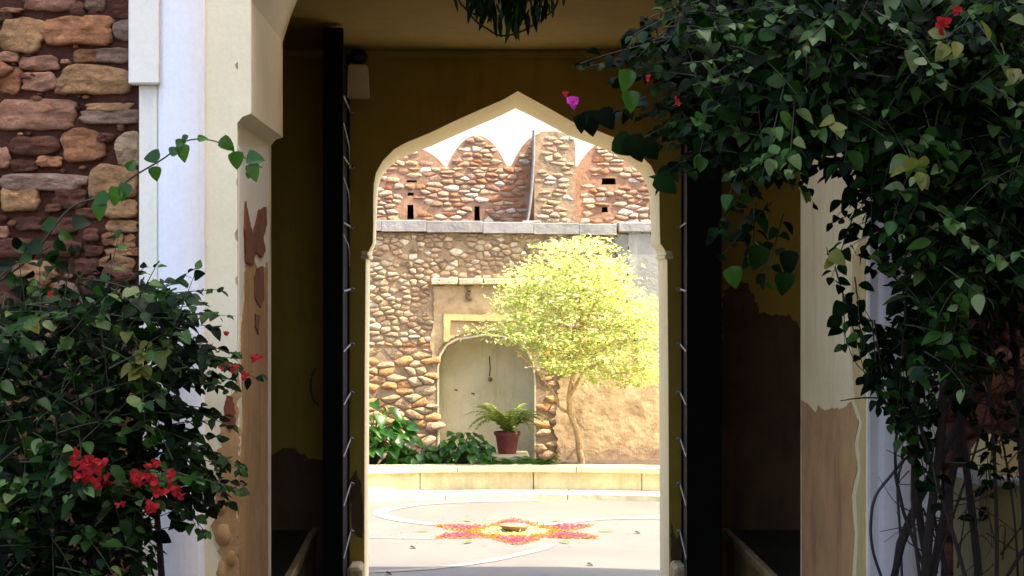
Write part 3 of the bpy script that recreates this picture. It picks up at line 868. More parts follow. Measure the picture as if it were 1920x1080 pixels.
# stones
ctan, cwhite, corg, cgrey, crose = (0.52, 0.38, 0.24), (0.64, 0.55, 0.42), (0.58, 0.30, 0.12), (0.46, 0.37, 0.26), (0.50, 0.31, 0.21)
pan = [[(800, 528), (1012, 528), (1012, 900), (815, 900), (815, 690), (812, 640)], [(1046, 690), (1120, 690), (1180, 436), (1310, 436), (1310, 900), (1046, 900)]]
def big(sy): return sy > 640
items = []
for zone, r, an in (((560, 1330, 436, 650), 0.098, 1.6), ((560, 1330, 650, 900), 0.17, 1.9)):
    pts = scatter_pts(X(zone[0], YW), X(zone[1], YW), max(.0, Z(zone[3], YW)), Z(zone[2], YW) - .01, r, an, R)
    bx = (X(zone[0], YW), X(zone[1], YW), max(0, Z(zone[3], YW)), Z(zone[2], YW) - .01)
    for (px_, pz_), cell in zip(pts, voronoi(pts, bx, an)):
        if cell is None: continue
        poly, c = round_cell(cell, .003 + R.random() * .008, R, 9)
        if len(poly) < 5: continue
        sx, sy = VX + c[0] * F / YW, VY - (c[1] - EYE) * F / YW
        if any(inpoly(sx, sy, q) for q in pan): continue
        # a few joints washed out with mortar
        if R.random() < .07: continue
        v, f = stone_geom(poly, c, YW, R.uniform(.006, .02), R)
        t = R.choice((ctan, ctan, cwhite, cgrey, (0.36, .26, .17), (0.44, .30, .19))) if sy < 640 else R.choice((corg, ctan, ctan, crose, corg, (0.42, .28, .16)))
        t = tuple(x * k_ for k_ in (R.uniform(.75, 1.1),) for x in t)
        vis = 690 < sx < 1240
        items.append((v, f, t, (c[0], YW, c[1]), (10 if vis else 0) + abs(poly[0][0] - c[0])))
put_stones(items, cw, 300)

# ------------------------------------------------------------------ fort wall with merlons
R = random.Random(31)
fw = thing('fort_wall', 'tall reddish stone battlement wall with rounded merlons and narrow loopholes', 'wall', (0.6, YT, 0))
zb = Z(312, YT)
hol = []
for x0, x1, y0, y1 in ((763, 776, 384, 411), (764, 776, 361, 367), (762, 782, 338, 342), (889, 900, 387, 416), (1030, 1039, 335, 341), (1128, 1155, 334, 346), (1128, 1140, 388, 398)):
    hol.append([(X(x0, YT), Z(y1, YT)), (X(x1, YT), Z(y1, YT)), (X(x1 - 1, YT), Z(y0, YT)), (X(x0 + 1, YT), Z(y0, YT))])
v, f = prism([(-8, 0), (10, 0), (10, zb), (-8, zb)], YT, YT + 0.45, holes=hol); mesh_obj('wall_core', v, f, M['mortar_rose'], fw)
v, f = prism([(-8, 0), (10, 0), (10, zb), (-8, zb)], YT + 0.452, YT + 0.7); mesh_obj('wall_backing', v, f, M['soil'], fw)  # dark slab added behind the loopholes to paint their black interior
def merlon_out(x0, x1, ytop, grow=0.0):
    out = []
    n = 12
    xm = (x0 + x1) / 2
    for i in range(n + 1):
        t = i / n
        # pointed round top
        x = x0 + (x1 - x0) * t
        u = abs(x - xm) / ((x1 - x0) / 2)
        y = ytop + (312 - ytop) * (u ** 2.3 * .94 + u * .06)
        out.append((X(x, YT), Z(y, YT)))
    return [(X(x0, YT), zb)] + out[1:-1] + [(X(x1, YT), zb)]
mers = [(560, 690, 262), (702, 834, 276), (838, 950, 254), (958, 1078, 250), (1086, 1200, 262), (1206, 1320, 258)]
mpoly = []
def fort_stones(test, x0, x1, y0, y1, parent, r, Yf, limit, pal_, skip=.25):
    pts = scatter_pts(X(x0, Yf), X(x1, Yf), Z(y1, Yf), Z(y0, Yf), r, 2.1, R)
    bx = (X(x0, Yf), X(x1, Yf), Z(y1, Yf), Z(y0, Yf)); items = []
    for (px_, pz_), cell in zip(pts, voronoi(pts, bx, 2.1)):
        if cell is None or R.random() < skip: continue
        poly, c = round_cell(cell, .004 + R.random() * .010, R, 8)
        if len(poly) < 5: continue
        sx, sy = VX + c[0] * F / Yf, VY - (c[1] - EYE) * F / Yf
        if not all(test(VX + q[0] * F / Yf, VY - (q[1] - EYE) * F / Yf) for q in poly): continue
        v, f = stone_geom(poly, c, Yf, R.uniform(.003, .014), R)
        t = tuple(x * k_ for k_ in (R.uniform(.75, 1.1),) for x in R.choice(pal_))
        items.append((v, f, t, (c[0], Yf, c[1]), (10 if 700 < sx < 1240 else 0) + abs(poly[0][0] - c[0])))
    put_stones(items, parent, limit)
fp = (crose, (0.42, .24, .15), (0.38, .20, .12), ctan, (0.40, .17, .08), (.56, .42, .32), (.64, .58, .5), crose, (0.34, .19, .13))
for x0, x1, yt in mers:
    ol = merlon_out(x0, x1, yt)
    v, f = prism(ol, YT, YT + 0.45); mo = mesh_obj('merlon', v, f, M['mortar_rose'], fw)
    pp = [(VX + a_ * F / YT, VY - (b_ - EYE) * F / YT) for a_, b_ in ol]
    if x1 > 690 and x0 < 1240:
        fort_stones(lambda sx, sy: inpoly(sx, sy, pp), x0, x1, yt, 312, mo, 0.13, YT, 60, fp, .05)
def clear_of_holes(sx, sy):
    w = X(sx, YT), Z(sy, YT)
    for h in hol:
        if h[0][0] - .012 < w[0] < h[1][0] + .012 and h[0][1] - .01 < w[1] < h[2][1] + .01: return False
    return not (996 < sx < 1084)
fort_stones(clear_of_holes, 660, 1290, 313, 440, fw, 0.135, YT, 300, fp, .06)
# square turret pier standing proud of the wall
YP = YT - 0.25
tp = [(X(1001, YP), 0), (X(1078, YP), 0), (X(1079, YP), Z(285, YP)), (X(1077, YP), Z(262, YP)), (X(1060, YP), Z(250, YP)), (X(1040, YP), Z(246, YP)), (X(1012, YP), Z(247, YP)), (X(1002, YP), Z(262, YP))]
v, f = prism(tp, YP, YT - 0.002); tu = mesh_obj('turret_pier', v, f, M['mortar_brown'], fw)
fort_stones(lambda sx, sy: 1003 < sx < 1076 and sy > 252, 1001, 1078, 248, 430, tu, 0.12, YP, 90, (ctan, crose, cwhite, (0.42, .3, .18)), .12)
# white rope / drain line down the pier
rp = thing('white_pipe', 'thin white pipe running down the left edge of the square turret', 'pipe', tuple(P(986, 422, YP - .05)))
pts = smooth_path([P(1001, 244, YP - .04), P(1000, 300, YP - .04), P(997, 350, YP - .04), P(992, 395, YP - .05), P(988, 418, YP - .06)], 4)
v, f = tube(pts, 0.016, 7); mesh_obj('pipe', v, f, M['line'], rp)
v, f = box(X(978, YP - .1), X(1014, YP - .1), YP - .18, YP - .03, Z(421, YP - .1), Z(414, YP - .1), 0.01); mesh_obj('pipe_foot', v, f, M['line'], rp)

# ------------------------------------------------------------------ planter kerb
R = random.Random(41)
XC, YC = 0.45, 11.3
pw = thing('planter_wall', 'low curved sandstone planter wall with stepped base across the courtyard', 'planter', (XC, 16.8, 0))
def arc_block(a0, a1, r0, r1, z0, z1, n=4, gap=0.004):
    v = []; f = []
    a0 += gap / r0; a1 -= gap / r0
    for i in range(n + 1):
        a_ = a0 + (a1 - a0) * i / n
        for r_ in (r0, r1):
            for z in (z0, z1):
                v.append((XC + math.sin(a_) * r_, YC + math.cos(a_) * r_, z))
    for i in range(n):
        k = 4 * i
        f += [(k, k + 4, k + 5, k + 1), (k + 2, k + 3, k + 7, k + 6), (k + 1, k + 5, k + 7, k + 3), (k, k + 2, k + 6, k + 4)]
    f += [(0, 1, 3, 2), (4 * n, 4 * n + 2, 4 * n + 3, 4 * n + 1)]
    return v, f
def seq(w0, w1):
    out = [-0.62]
    while out[-1] < 0.62: out.append(out[-1] + R.uniform(w0, w1))
    return out
s1 = seq(.16, .2)
for a_, b_ in zip(s1, s1[1:]): mesh_obj('step_stone', *arc_block(a_, b_, 5.42, 5.85, 0, .048), M['kerb'], pw)
s2 = seq(.12, .19)
for a_, b_ in zip(s2, s2[1:]): mesh_obj('face_stone', *arc_block(a_, b_, 5.78 + R.uniform(-.004, .004), 6.0, .05, .205), M['kerb_face'], pw)
s3 = seq(.14, .2)
for a_, b_ in zip(s3, s3[1:]): mesh_obj('coping_stone', *arc_block(a_, b_, 5.745, 6.02, .206, .252 + R.uniform(-.002, .003)), M['kerb'], pw)
# soil behind
sv = []; sf = []
for i in range(21):
    a_ = -0.66 + 1.32 * i / 20
    sv += [(XC + math.sin(a_) * 6.0, YC + math.cos(a_) * 6.0, .2), (XC + math.sin(a_) * 6.0 * 1.1, YW + .02, .2)]
sf = [(2 * i, 2 * i + 2, 2 * i + 3, 2 * i + 1) for i in range(20)]
o = mesh_obj('planting_bed', sv, sf, M['soil']); o['kind'] = 'structure'

# ------------------------------------------------------------------ leaf machinery
def leaf_template(L=1.0, W=0.62, fold=0.16, curl=0.18, n=4, heart=False):
    """leaf along +X, width in Y, normal +Z; base at the origin"""
    v = []; f = []
    prof = [0.0, 0.55, 0.95, 1.0, 0.72, 0.36, 0.0] if not heart else [0.25, 0.92, 1.0, 0.86, 0.6, 0.3, 0.0]
    ts = [0.0, 0.12, 0.3, 0.5, 0.72, 0.88, 1.0]
    for t_, w in zip(ts, prof):
        x = t_ * L; z = -curl * t_ * t_ * L
        hw = w * W / 2
        v += [(x, -hw, z + fold * hw), (x, 0, z), (x, hw, z + fold * hw)]
    for i in range(len(ts) - 1):
        k = 3 * i
        f += [(k, k + 3, k + 4, k + 1), (k + 1, k + 4, k + 5, k + 2)]
    return np.array(v), f
T_OVAL = [leaf_template(1, .72, .5, .15), leaf_template(1, .66, .3, .4), leaf_template(1, .78, .7, .05), leaf_template(1, .62, .1, .6), leaf_template(1, .74, -.2, -.15)]
T_HEART = [leaf_template(1, .82, .45, .2, heart=True), leaf_template(1, .9, .3, .35, heart=True)]
T_BRACT = [leaf_template(1, 1.05, .55, .5), leaf_template(1, .95, .3, -.35), leaf_template(1, 1.1, -.3, .2)]
T_SMALL = [(np.array([(0, 0, 0), (.5, -.3, .08), (1, 0, -.1), (.5, .3, .08)]), [(0, 1, 2), (0, 2, 3)])]
def frame(axis, nrm, size):
    x = axis.normalized()
    z = (nrm - x * nrm.dot(x))
    if z.length < 1e-4: z = x.orthogonal()
    z.normalize(); y = z.cross(x)
    return x * size, y * size, z * size
def leaves_to(parent, mats, templates, leaves, limit=300, name='leaf', restname='foliage', heart=None, score=None):
    """leaves: list of (pos, axis, normal, size, matkey). Nearest LIMIT are objects."""
    base = Vector(parent.get('wloc', (0, 0, 0)))
    meshes = {}
    def scr(l):
        p = l[0]
        sx, sy = VX + p.x * F / p.y, VY - (p.z - EYE) * F / p.y
        inn = -20 < sx < 1940 and -20 < sy < 1100
        return (0 if inn else 1, p.y - l[3] * 8)
    leaves.sort(key=score or scr)
    for i, (p, ax, nr, s, mk) in enumerate(leaves[:limit]):
        ti = i % len(templates)
        if (ti, mk) not in meshes:
            me = bpy.data.meshes.new(name)
            me.from_pydata([tuple(q) for q in templates[ti][0]], [], templates[ti][1])
            me.polygons.foreach_set('use_smooth', [True] * len(me.polygons))
            me.materials.append(mats[mk]); meshes[(ti, mk)] = me
        o = bpy.data.objects.new(name, meshes[(ti, mk)])
        x, y, z = frame(ax, nr, s)
        m = Matrix(((x.x, y.x, z.x, p.x - base.x), (x.y, y.y, z.y, p.y - base.y), (x.z, y.z, z.z, p.z - base.z), (0, 0, 0, 1)))
        C.objects.link(o); o.parent = parent; o.matrix_local = m
    rest = leaves[limit:]
    bymat = {}
    for i, l in enumerate(rest): bymat.setdefault(l[4], []).append(l)
    for mk, ls in bymat.items():
        V = []; Fc = []; n = 0
        for i, (p, ax, nr, s, _) in enumerate(ls):
            tv, tf = templates[i % len(templates)]
            x, y, z = frame(ax, nr, s)
            A = np.array([x, y, z])
            V.append(tv @ A + np.array(p)); Fc += [tuple(k + n for k in q) for q in tf]; n += len(tv)
        V = np.concatenate(V)
        me = bpy.data.meshes.new(restname)
        me.from_pydata((V - np.array(base)).tolist(), [], Fc)
        me.polygons.foreach_set('use_smooth', [True] * len(me.polygons))
        me.materials.append(mats[mk])
        o = bpy.data.objects.new(restname, me); C.objects.link(o); o.parent = parent; o['kind'] = 'stuff'
def rv(R, s=1.0): return Vector((R.gauss(0, s), R.gauss(0, s), R.gauss(0, s)))
def spray(R, start, dirn, length, size, leaves, twigs, mk, droop=.5, dens=1.0, rad=.003, wob=.25):
    """a leafy shoot: alternate leaves along a bending twig"""
    n = max(3, int(length / (size * .55) * dens))
    p = Vector(start); d = Vector(dirn).normalized()
    st = length / n; pts = [p.copy()]
    for i in range(n):
        d = (d + Vector((0, 0, -droop * st * 3)) + rv(R, wob * st * 4)).normalized()
        p = p + d * st; pts.append(p.copy())
        t = (i + 1) / n
        sgn = 1 if i % 2 else -1
        side = d.cross(Vector((0, 0, 1)))
        if side.length < .1: side = Vector((1, 0, 0))
        side.normalize()
        ax = (side * sgn * .9 + d * .55 + rv(R, .28) + Vector((0, 0, -.25))).normalized()
        nr = (Vector((0, -.55, 1)) + rv(R, .38)).normalized()
        s = size * R.uniform(.65, 1.15) * (1 - .35 * t * t)
        m = mk if not isinstance(mk, (list, tuple)) else R.choice(mk)
        leaves.append((p + ax * size * .12, ax, nr, s, m))
    leaves.append((p.copy(), d, (Vector((0, -.4, 1)) + rv(R, .3)), size * .55, mk if isinstance(mk, str) else R.choice(mk)))
    twigs.append((pts, rad))
def build_twigs(name, twigs, mat, parent, kind='stuff', n=4):
    mb = MB()
    for pts, r in twigs:
        k = len(pts)
        mb.add(*tube(pts, [max(.0008, r * (1 - .75 * i / k)) for i in range(k)], n, cap=False))
    return mb.build(name, mat, parent, smooth=True, kind=kind)
def sample_poly(R, poly):
    xs = [p[0] for p in poly]; ys = [p[1] for p in poly]
    while True:
        x, y = R.uniform(min(xs), max(xs)), R.uniform(min(ys), max(ys))
        if inpoly(x, y, poly): return x, y

# ------------------------------------------------------------------ left bougainvillea
R = random.Random(51)
lbush = thing('bougainvillea_bush', 'dark green bougainvillea bush with red blooms in front of the white pilaster', 'shrub', (X(150, 6.2), 6.2, 0))
leaves, twigs = [], []
main = [(0, 575), (60, 552), (170, 548), (235, 530), (300, 545), (330, 575), (330, 620), (345, 680), (300, 730), (290, 800), (330, 840), (380, 880), (350, 930), (300, 960), (262, 985), (262, 1120), (-60, 1120), (-60, 575)]
mk = ['leaf_dark', 'leaf_dark', 'leaf_black']
for _ in range(560):
    x, y = sample_poly(R, main)
    d = R.uniform(5.7, 6.75)
    st = P(x, y, d)
    dr = Vector((R.gauss(.25, .6), R.gauss(-.4, .5), R.gauss(.25, .5)))
    spray(R, st - dr.normalized() * .08, dr, R.uniform(.14, .26), R.choice((.048, .06, .07, .082)), leaves, twigs, ['leaf_dark', 'leaf_dark', 'leaf_black', 'leaf_mid'] if d < 5.9 else 'leaf_black', .5)  # sprays behind the front layer go near-black, painting shade inside the bush
# outer sprays reaching over the pilaster: (start px, end px, depth)
for (x0, y0), (x1, y1), d, dens in [((250, 560), (400, 530), 6.1, 1.1), ((270, 590), (415, 575), 6.0, 1), ((260, 620), (430, 640), 6.1, 1.1), ((300, 650), (480, 690), 6.0, 1.1), ((300, 670), (440, 660), 6.2, 1.1),
        ((300, 700), (430, 720), 6.1, 1.1), ((280, 740), (430, 790), 6.1, 1.1), ((280, 800), (450, 850), 6.0, 1.1), ((300, 850), (445, 920), 6.0, 1.1), ((290, 890), (390, 985), 6.0, 1),
        ((300, 820), (440, 870), 6.2, 1.2), ((280, 870), (430, 900), 6.2, 1.2), ((320, 650), (400, 720), 6.2, 1.2), ((240, 545), (330, 520), 6.2, 1), ((230, 560), (350, 545), 6.0, 1), ((60, 560), (110, 545), 6.1, 1),
        ((260, 700), (420, 700), 6.2, 1.2), ((330, 860), (420, 940), 6.15, 1.2), ((300, 800), (400, 820), 6.2, 1.1), ((200, 1000), (270, 1060), 6.0, 1), ((280, 760), (395, 750), 6.25, 1), ((220, 980), (275, 1000), 6.0, 1)]:
    a_, b_ = P(x0, y0, d + .12), P(x1, y1, d - .05)
    spray(R, a_, b_ - a_, (b_ - a_).length * 1.02, .06, leaves, twigs, mk, .12, dens * 1.35, wob=.12)
    spray(R, a_ + rv(R, .02), b_ - a_ + rv(R, .05), (b_ - a_).length * .8, .055, leaves, twigs, mk, .2, dens * 1.2)
for (x, y, r, n) in ((272, 650, 14, 7), (268, 680, 10, 5), (55, 600, 12, 2)):
    for _ in range(n):
        leaves.append((P(x + R.gauss(0, r), y + R.gauss(0, r), 5.75), rv(R), Vector((0, -1, .8)) + rv(R, .3), .05, 'leaf_yellow'))
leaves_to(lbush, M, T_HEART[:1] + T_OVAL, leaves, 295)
build_twigs('twigs', twigs, M['twig'], lbush)
for k in range(7):
    a_ = Vector((X(60 + 40 * k, 6.4), 6.3 + R.uniform(-.1, .2), 0)); b_ = P(60 + 40 * k + R.uniform(-60, 60), 640 + R.uniform(-60, 120), 6.3)
    v, f = tube(smooth_path([a_, (a_ + b_) / 2 + rv(R, .06), b_], 5), [.018 - .001 * i for i in range(11)], 6)
    mesh_obj('stem', v, f, M['bark'], lbush, smooth=True)
# red bracts: three-petalled papery blooms
def bloom(R, c, s, mk, parent, name='flower'):
    mb = MB()
    for q in range(3):
        t = R.choice(T_BRACT)
        an = q * 2.09 + R.uniform(0, .6)
        ax = Vector((math.cos(an), R.uniform(-.9, .1), math.sin(an))) + rv(R, .3)
        x, y, z = frame(ax, Vector((0, -1, .3)) + rv(R, .5), s * R.uniform(.75, 1.1))
        mb.add((t[0] @ np.array([x, y, z]) + np.array(c)).tolist(), t[1])
    return mb.build(name, M[mk], parent, origin=tuple(c))
for x, y, n, sp, s in ((160, 880, 9, 18, .04), (175, 865, 3, 8, .045), (240, 888, 3, 10, .03), (272, 900, 5, 12, .034), (300, 930, 6, 14, .038), (318, 898, 3, 8, .03), (283, 875, 3, 8, .025), (275, 955, 4, 10, .035), (190, 915, 5, 14, .03),
                     (432, 682, 3, 6, .02), (460, 700, 3, 6, .022), (483, 665, 2, 4, .028), (425, 625, 2, 3, .018), (412, 690, 2, 5, .018), (95, 550, 2, 5, .022), (230, 945, 2, 8, .02)):
    for _ in range(n):
        bloom(R, P(x + R.gauss(0, sp), y + R.gauss(0, sp), 5.62 + R.uniform(0, .15) if x < 400 else 5.9), s * .56, 'flower_red', lbush)
# long arching shoot across the pilaster
def arching(R, parent, pts, leafpx, d, mk, rad=.004, name='shoot'):
    path = smooth_path([P(x, y, dd) for x, y, dd in pts], 6)
    k = len(path)
    v, f = tube(path, [rad * (1 - .6 * i / k) for i in range(k)], 6); mesh_obj(name, v, f, M['twig'], parent, smooth=True)
    for x, y, s, dx, dy in leafpx:
        p = P(x, y, d)
        me = bpy.data.meshes.new('leaf'); t = R.choice(T_HEART)
        me.from_pydata([tuple(q) for q in t[0]], [], t[1]); me.materials.append(M[mk])
        me.polygons.foreach_set('use_smooth', [True] * len(me.polygons))
        o = bpy.data.objects.new('leaf', me); C.objects.link(o); o.parent = parent
        base = Vector(parent['wloc'])
        X_, Y_, Z_ = frame(Vector((dx, R.uniform(-.3, .3), -dy)), Vector((R.uniform(-.4, .4), -1, .45)), s / F * d)
        o.matrix_local = Matrix(((X_.x, Y_.x, Z_.x, p.x - base.x), (X_.y, Y_.y, Z_.y, p.y - base.y), (X_.z, Y_.z, Z_.z, p.z - base.z), (0, 0, 0, 1)))
shoot = thing('bougainvillea_shoot', 'single long shoot with heart shaped leaves arching across the white pilaster', 'branch', tuple(P(20, 520, 6.3)))
arching(R, shoot, [(-20, 540, 6.4), (60, 480, 6.3), (130, 392, 6.3), (200, 365, 6.3), (255, 328, 6.3), (310, 295, 6.3), (350, 264, 6.3), (400, 264, 6.3), (440, 285, 6.3), (492, 315, 6.3)],
        [(300, 295, 34, -1, -.1), (290, 312, 28, .1, 1), (345, 270, 34, -.1, 1), (318, 288, 24, .8, -.4), (412, 262, 34, .6, .4), (440, 284, 34, .2, 1), (462, 296, 36, 1, .1), (475, 306, 36, .1, 1), (466, 322, 14, 0, 1), (242, 345, 36, -.5, 1), (225, 352, 40, -.5, 1), (240, 320, 26, .4, -.7), (205, 370, 38, -1, .3), (190, 378, 36, -.2, 1), (330, 272, 22, 1, -.5), (370, 262, 20, 1, -.2), (350, 262, 16, -.5, -.6)], 6.28, 'leaf_plant')
arching(R, shoot, [(-30, 560, 6.3), (20, 500, 6.3), (80, 470, 6.3), (130, 440, 6.3)],
        [(105, 420, 34, -1, .1), (135, 420, 36, 1, -.2), (80, 462, 38, -1, .1), (100, 455, 30, .8, .5), (95, 470, 34, .3, 1), (110, 440, 28, 1, .2), (60, 480, 30, -1, .4), (20, 500, 30, -1, 0), (8, 520, 34, .8, .4), (45, 470, 30, -.6, -.5), (30, 530, 32, 1, .2)], 6.25, 'leaf_dark')

# ------------------------------------------------------------------ right bougainvillea
R = random.Random(61)
rbush = thing('bougainvillea_vine', 'huge dark bougainvillea vine tumbling over the right side of the gateway', 'vine', (X(1830, 6.3), 6.3, 0))
leaves, twigs = [], []
main = [(1290, -60), (1980, -60), (1980, 560), (1830, 530), (1790, 600), (1785, 720), (1760, 730), (1740, 640), (1720, 540), (1690, 460), (1670, 400), (1640, 320), (1570, 250), (1480, 290), (1420, 310), (1380, 270), (1330, 220), (1290, 160), (1280, 130), (1260, 60)]
mk = ['leaf_dark', 'leaf_black', 'leaf_black']
hole = [(1590, 60), (1640, 60), (1660, 130), (1600, 140)]
for _ in range(1500):
    x, y = sample_poly(R, main)
    if inpoly(x, y, hole) and R.random() < .8: continue
    d = R.uniform(5.5, 6.8)
    st = P(x, y, d)
    dr = Vector((R.gauss(-.25, .6), R.gauss(-.4, .5), R.gauss(0, .5)))
    spray(R, st - dr.normalized() * .08, dr, R.uniform(.16, .30), R.choice((.05, .062, .075, .088)), leaves, twigs, ['leaf_dark', 'leaf_dark', 'leaf_dark', 'leaf_black', 'leaf_black', 'leaf_mid'] if d < 5.85 else 'leaf_black', .8)  # deeper sprays get the near-black leaf as painted shade; paler ones imitate highlights
for (x0, y0), (x1, y1), d, dens in [((1300, 90), (1100, 110), 5.7, 1.2), ((1290, 60), (1150, 110), 5.75, 1.2), ((1250, 60), (1180, 110), 5.7, 1.2), ((1320, 150), (1200, 130), 5.7, 1.2), ((1310, 190), (1220, 240), 5.7, 1.2), ((1300, 250), (1190, 275), 5.7, 1.2), ((1330, 270), (1250, 320), 5.7, 1.2), ((1330, 60), (1085, 105), 5.6, 1.1), ((1300, 100), (1150, 130), 5.65, 1.1), ((1290, 20), (1180, 60), 5.7, 1.1), ((1320, 0), (1210, 25), 5.6, 1.1), ((1310, 40), (1230, 90), 5.6, 1.1),
        ((1290, 190), (1150, 195), 5.7, .9), ((1300, 220), (1190, 250), 5.6, 1), ((1290, 240), (1210, 215), 5.6, .9), ((1330, 300), (1240, 340), 5.8, .8), ((1280, 130), (1160, 200), 5.7, .8),
        ((1450, 380), (1355, 470), 6, 1.1), ((1480, 400), (1440, 520), 6, 1), ((1420, 380), (1400, 480), 6, 1.2), ((1400, 350), (1340, 440), 5.9, 1.2),
        ((1560, 500), (1615, 700), 6, .9), ((1600, 560), (1700, 830), 6, 1.1), ((1640, 600), (1660, 760), 6, 1.2), ((1640, 640), (1730, 850), 6.1, 1.2), ((1690, 640), (1740, 900), 6.1, 1),
        ((1600, 400), (1565, 520), 6, 1), ((1585, 540), (1580, 640), 6, 1), ((1700, 540), (1680, 780), 6.1, 1.2), ((1600, 520), (1620, 640), 5.9, 1.1), ((1720, 700), (1740, 820), 6.2, 1.1)]:
    for q in range(2 if x0 > 1620 else 1):
        a_, b_ = P(x0 + R.gauss(0, 6), y0, d + .1), P(x1 + R.gauss(0, 6), y1, d - .05)
        spray(R, a_, b_ - a_, (b_ - a_).length, .060, leaves, twigs, mk, .1, dens * 1.2, wob=.12)
for _ in range(150):
    x, y = R.uniform(1740, 1960), R.uniform(560, 1080)
    if R.random() < (y - 560) / 460: continue
    st = P(x, y, R.uniform(6.0, 6.6)); dr = Vector((R.gauss(0, .6), R.gauss(-.4, .4), R.gauss(0, .6)))
    spray(R, st, dr, R.uniform(.1, .2), .05, leaves, twigs, 'leaf_black', .6)
# compound-looking upright sprays in front, pale leaf colour imitating highlights
for (x0, y0), (x1, y1), s in [((1470, 160), (1430, 330), 38), ((1490, 190), (1480, 320), 36), ((1480, 280), (1370, 325), 34), ((1280, 120), (1380, 105), 28), ((1300, 160), (1400, 130), 26), ((1290, 60), (1400, 40), 30), ((1430, 60), (1480, 20), 30),
                              ((1760, 400), (1850, 480), 34), ((1770, 500), (1850, 560), 46), ((1850, 500), (1910, 470), 40), ((1740, 380), (1800, 420), 30), ((1700, 60), (1760, 140), 38), ((1830, 40), (1900, 130), 46), ((1860, 160), (1915, 200), 30), ((1700, 270), (1720, 330), 34), ((1560, 30), (1500, 90), 32), ((1640, 20), (1700, 60), 30)]:
    a_, b_ = P(x0, y0, 5.45), P(x1, y1, 5.35)
    spray(R, a_, b_ - a_, (b_ - a_).length, s / F * 5.4, leaves, twigs, ['leaf_dark', 'leaf_mid', 'leaf_mid'], .05, 1.25, wob=.08)
for x, y, r, n in ((1710, 310, 12, 5), (1790, 75, 18, 4), (1880, 60, 20, 3), (1545, 480, 8, 3), (1915, 135, 6, 2), (1560, 245, 10, 3)):
    for _ in range(n):
        leaves.append((P(x + R.gauss(0, r), y + R.gauss(0, r), 5.35), rv(R) + Vector((0, 0, -1)), Vector((0, -1, .8)) + rv(R, .3), .055, 'leaf_yellow'))
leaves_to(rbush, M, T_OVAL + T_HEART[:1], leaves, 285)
# individual large dark leaves at the tips
bl = []
for x, y, s, dx, dy, mk_ in [(1100, 208, 46, .3, 1, 'leaf_black'), (1125, 205, 44, .6, .9, 'leaf_black'), (1085, 215, 34, .2, 1, 'leaf_black'), (1150, 262, 50, 1, .5, 'leaf_black'), (1180, 255, 52, .5, 1, 'leaf_black'), (1205, 262, 44, .6, .8, 'leaf_black'), (1230, 330, 48, .7, .6, 'leaf_black'), (1175, 130, 42, -.1, 1, 'leaf_plant'), (1180, 170, 40, .1, 1, 'leaf_plant'),
                      (1475, 470, 46, .1, 1, 'leaf_black'), (1470, 510, 42, 0, 1, 'leaf_black'), (1425, 460, 46, -.2, 1, 'leaf_black'), (1370, 500, 40, .3, 1, 'leaf_plant')]:
    bl.append((P(x, y, 5.5), Vector((dx, -.1, -dy)), Vector((R.uniform(-.3, .3), -1, .25)), s / F * 5.5 * 1.05, mk_))
leaves_to(rbush, M, T_HEART, bl, 15)
build_twigs('twigs', twigs, M['twig'], rbush)
bloom(R, P(1074, 194, 5.55), .022, 'flower_pink', rbush); bloom(R, P(1078, 188, 5.57), .018, 'flower_pink', rbush)
for x, y, s in ((1770, 45, .03), (1765, 50, .025), (1268, 190, .02), (1215, 146, .012), (1060, 175, .012), (1795, 20, .018)):
    bloom(R, P(x, y, 5.35), s, 'flower_red', rbush)
# woody stems rising from the ground
for k in range(18):
    xb = R.uniform(1750, 1900); xt = R.choice((R.uniform(1700, 1800), R.uniform(1760, 1990)))
    yt = R.uniform(200, 620)
    a_ = Vector((X(xb, 6.3), R.uniform(6.1, 6.5), 0)); b_ = P(xt, yt, R.uniform(6.1, 6.6))
    m1 = a_.lerp(b_, .35) + Vector((R.gauss(0, .12), R.gauss(0, .05), R.gauss(0, .06))); m2 = a_.lerp(b_, .7) + Vector((R.gauss(0, .12), R.gauss(0, .05), R.gauss(0, .06)))
    path = smooth_path([a_, m1, m2, b_], 6); r0 = R.choice((.006, .009, .012, .02))
    v, f = tube(path, [r0 * (1 - .6 * i / len(path)) for i in range(len(path))], 6)
    mesh_obj('stem', v, f, M['bark'], rbush, smooth=True)
tw = []
for k in range(110):
    a_ = P(R.uniform(1690, 1920), R.uniform(500, 1080), R.uniform(6.1, 6.6)); b_ = a_ + Vector((R.gauss(0, .12), R.gauss(0, .05), R.gauss(0, .16)))
    tw.append((smooth_path([a_, (a_ + b_) / 2 + rv(R, .03), b_], 4), R.uniform(.0015, .004)))
build_twigs('dead_twigs', tw, M['bark'], rbush)
# black cables looping down in front of the right pier
cb = thing('cable_loop', 'black cable loop bowing out in front of the right pier', 'cable', tuple(P(1650, 1000, 6.4)))
v, f = tube(smooth_path([P(1730, 850, 6.5), P(1700, 858, 6.4), P(1672, 890, 6.4), P(1642, 930, 6.4), P(1633, 975, 6.4), P(1636, 1030, 6.4), P(1655, 1090, 6.4), P(1690, 1200, 6.4)], 6), .0052, 7); mesh_obj('cable', v, f, M['cable'], cb, smooth=True)
cb = thing('hanging_cable', 'straight black cable hanging just right of the cable loop', 'cable', tuple(P(1690, 1000, 6.45)))
v, f = tube(smooth_path([P(1712, 846, 6.5), P(1690, 872, 6.45), P(1683, 920, 6.45), P(1688, 1000, 6.45), P(1692, 1100, 6.45), P(1700, 1250, 6.45)], 6), .0046, 7); mesh_obj('cable', v, f, M['cable'], cb, smooth=True)

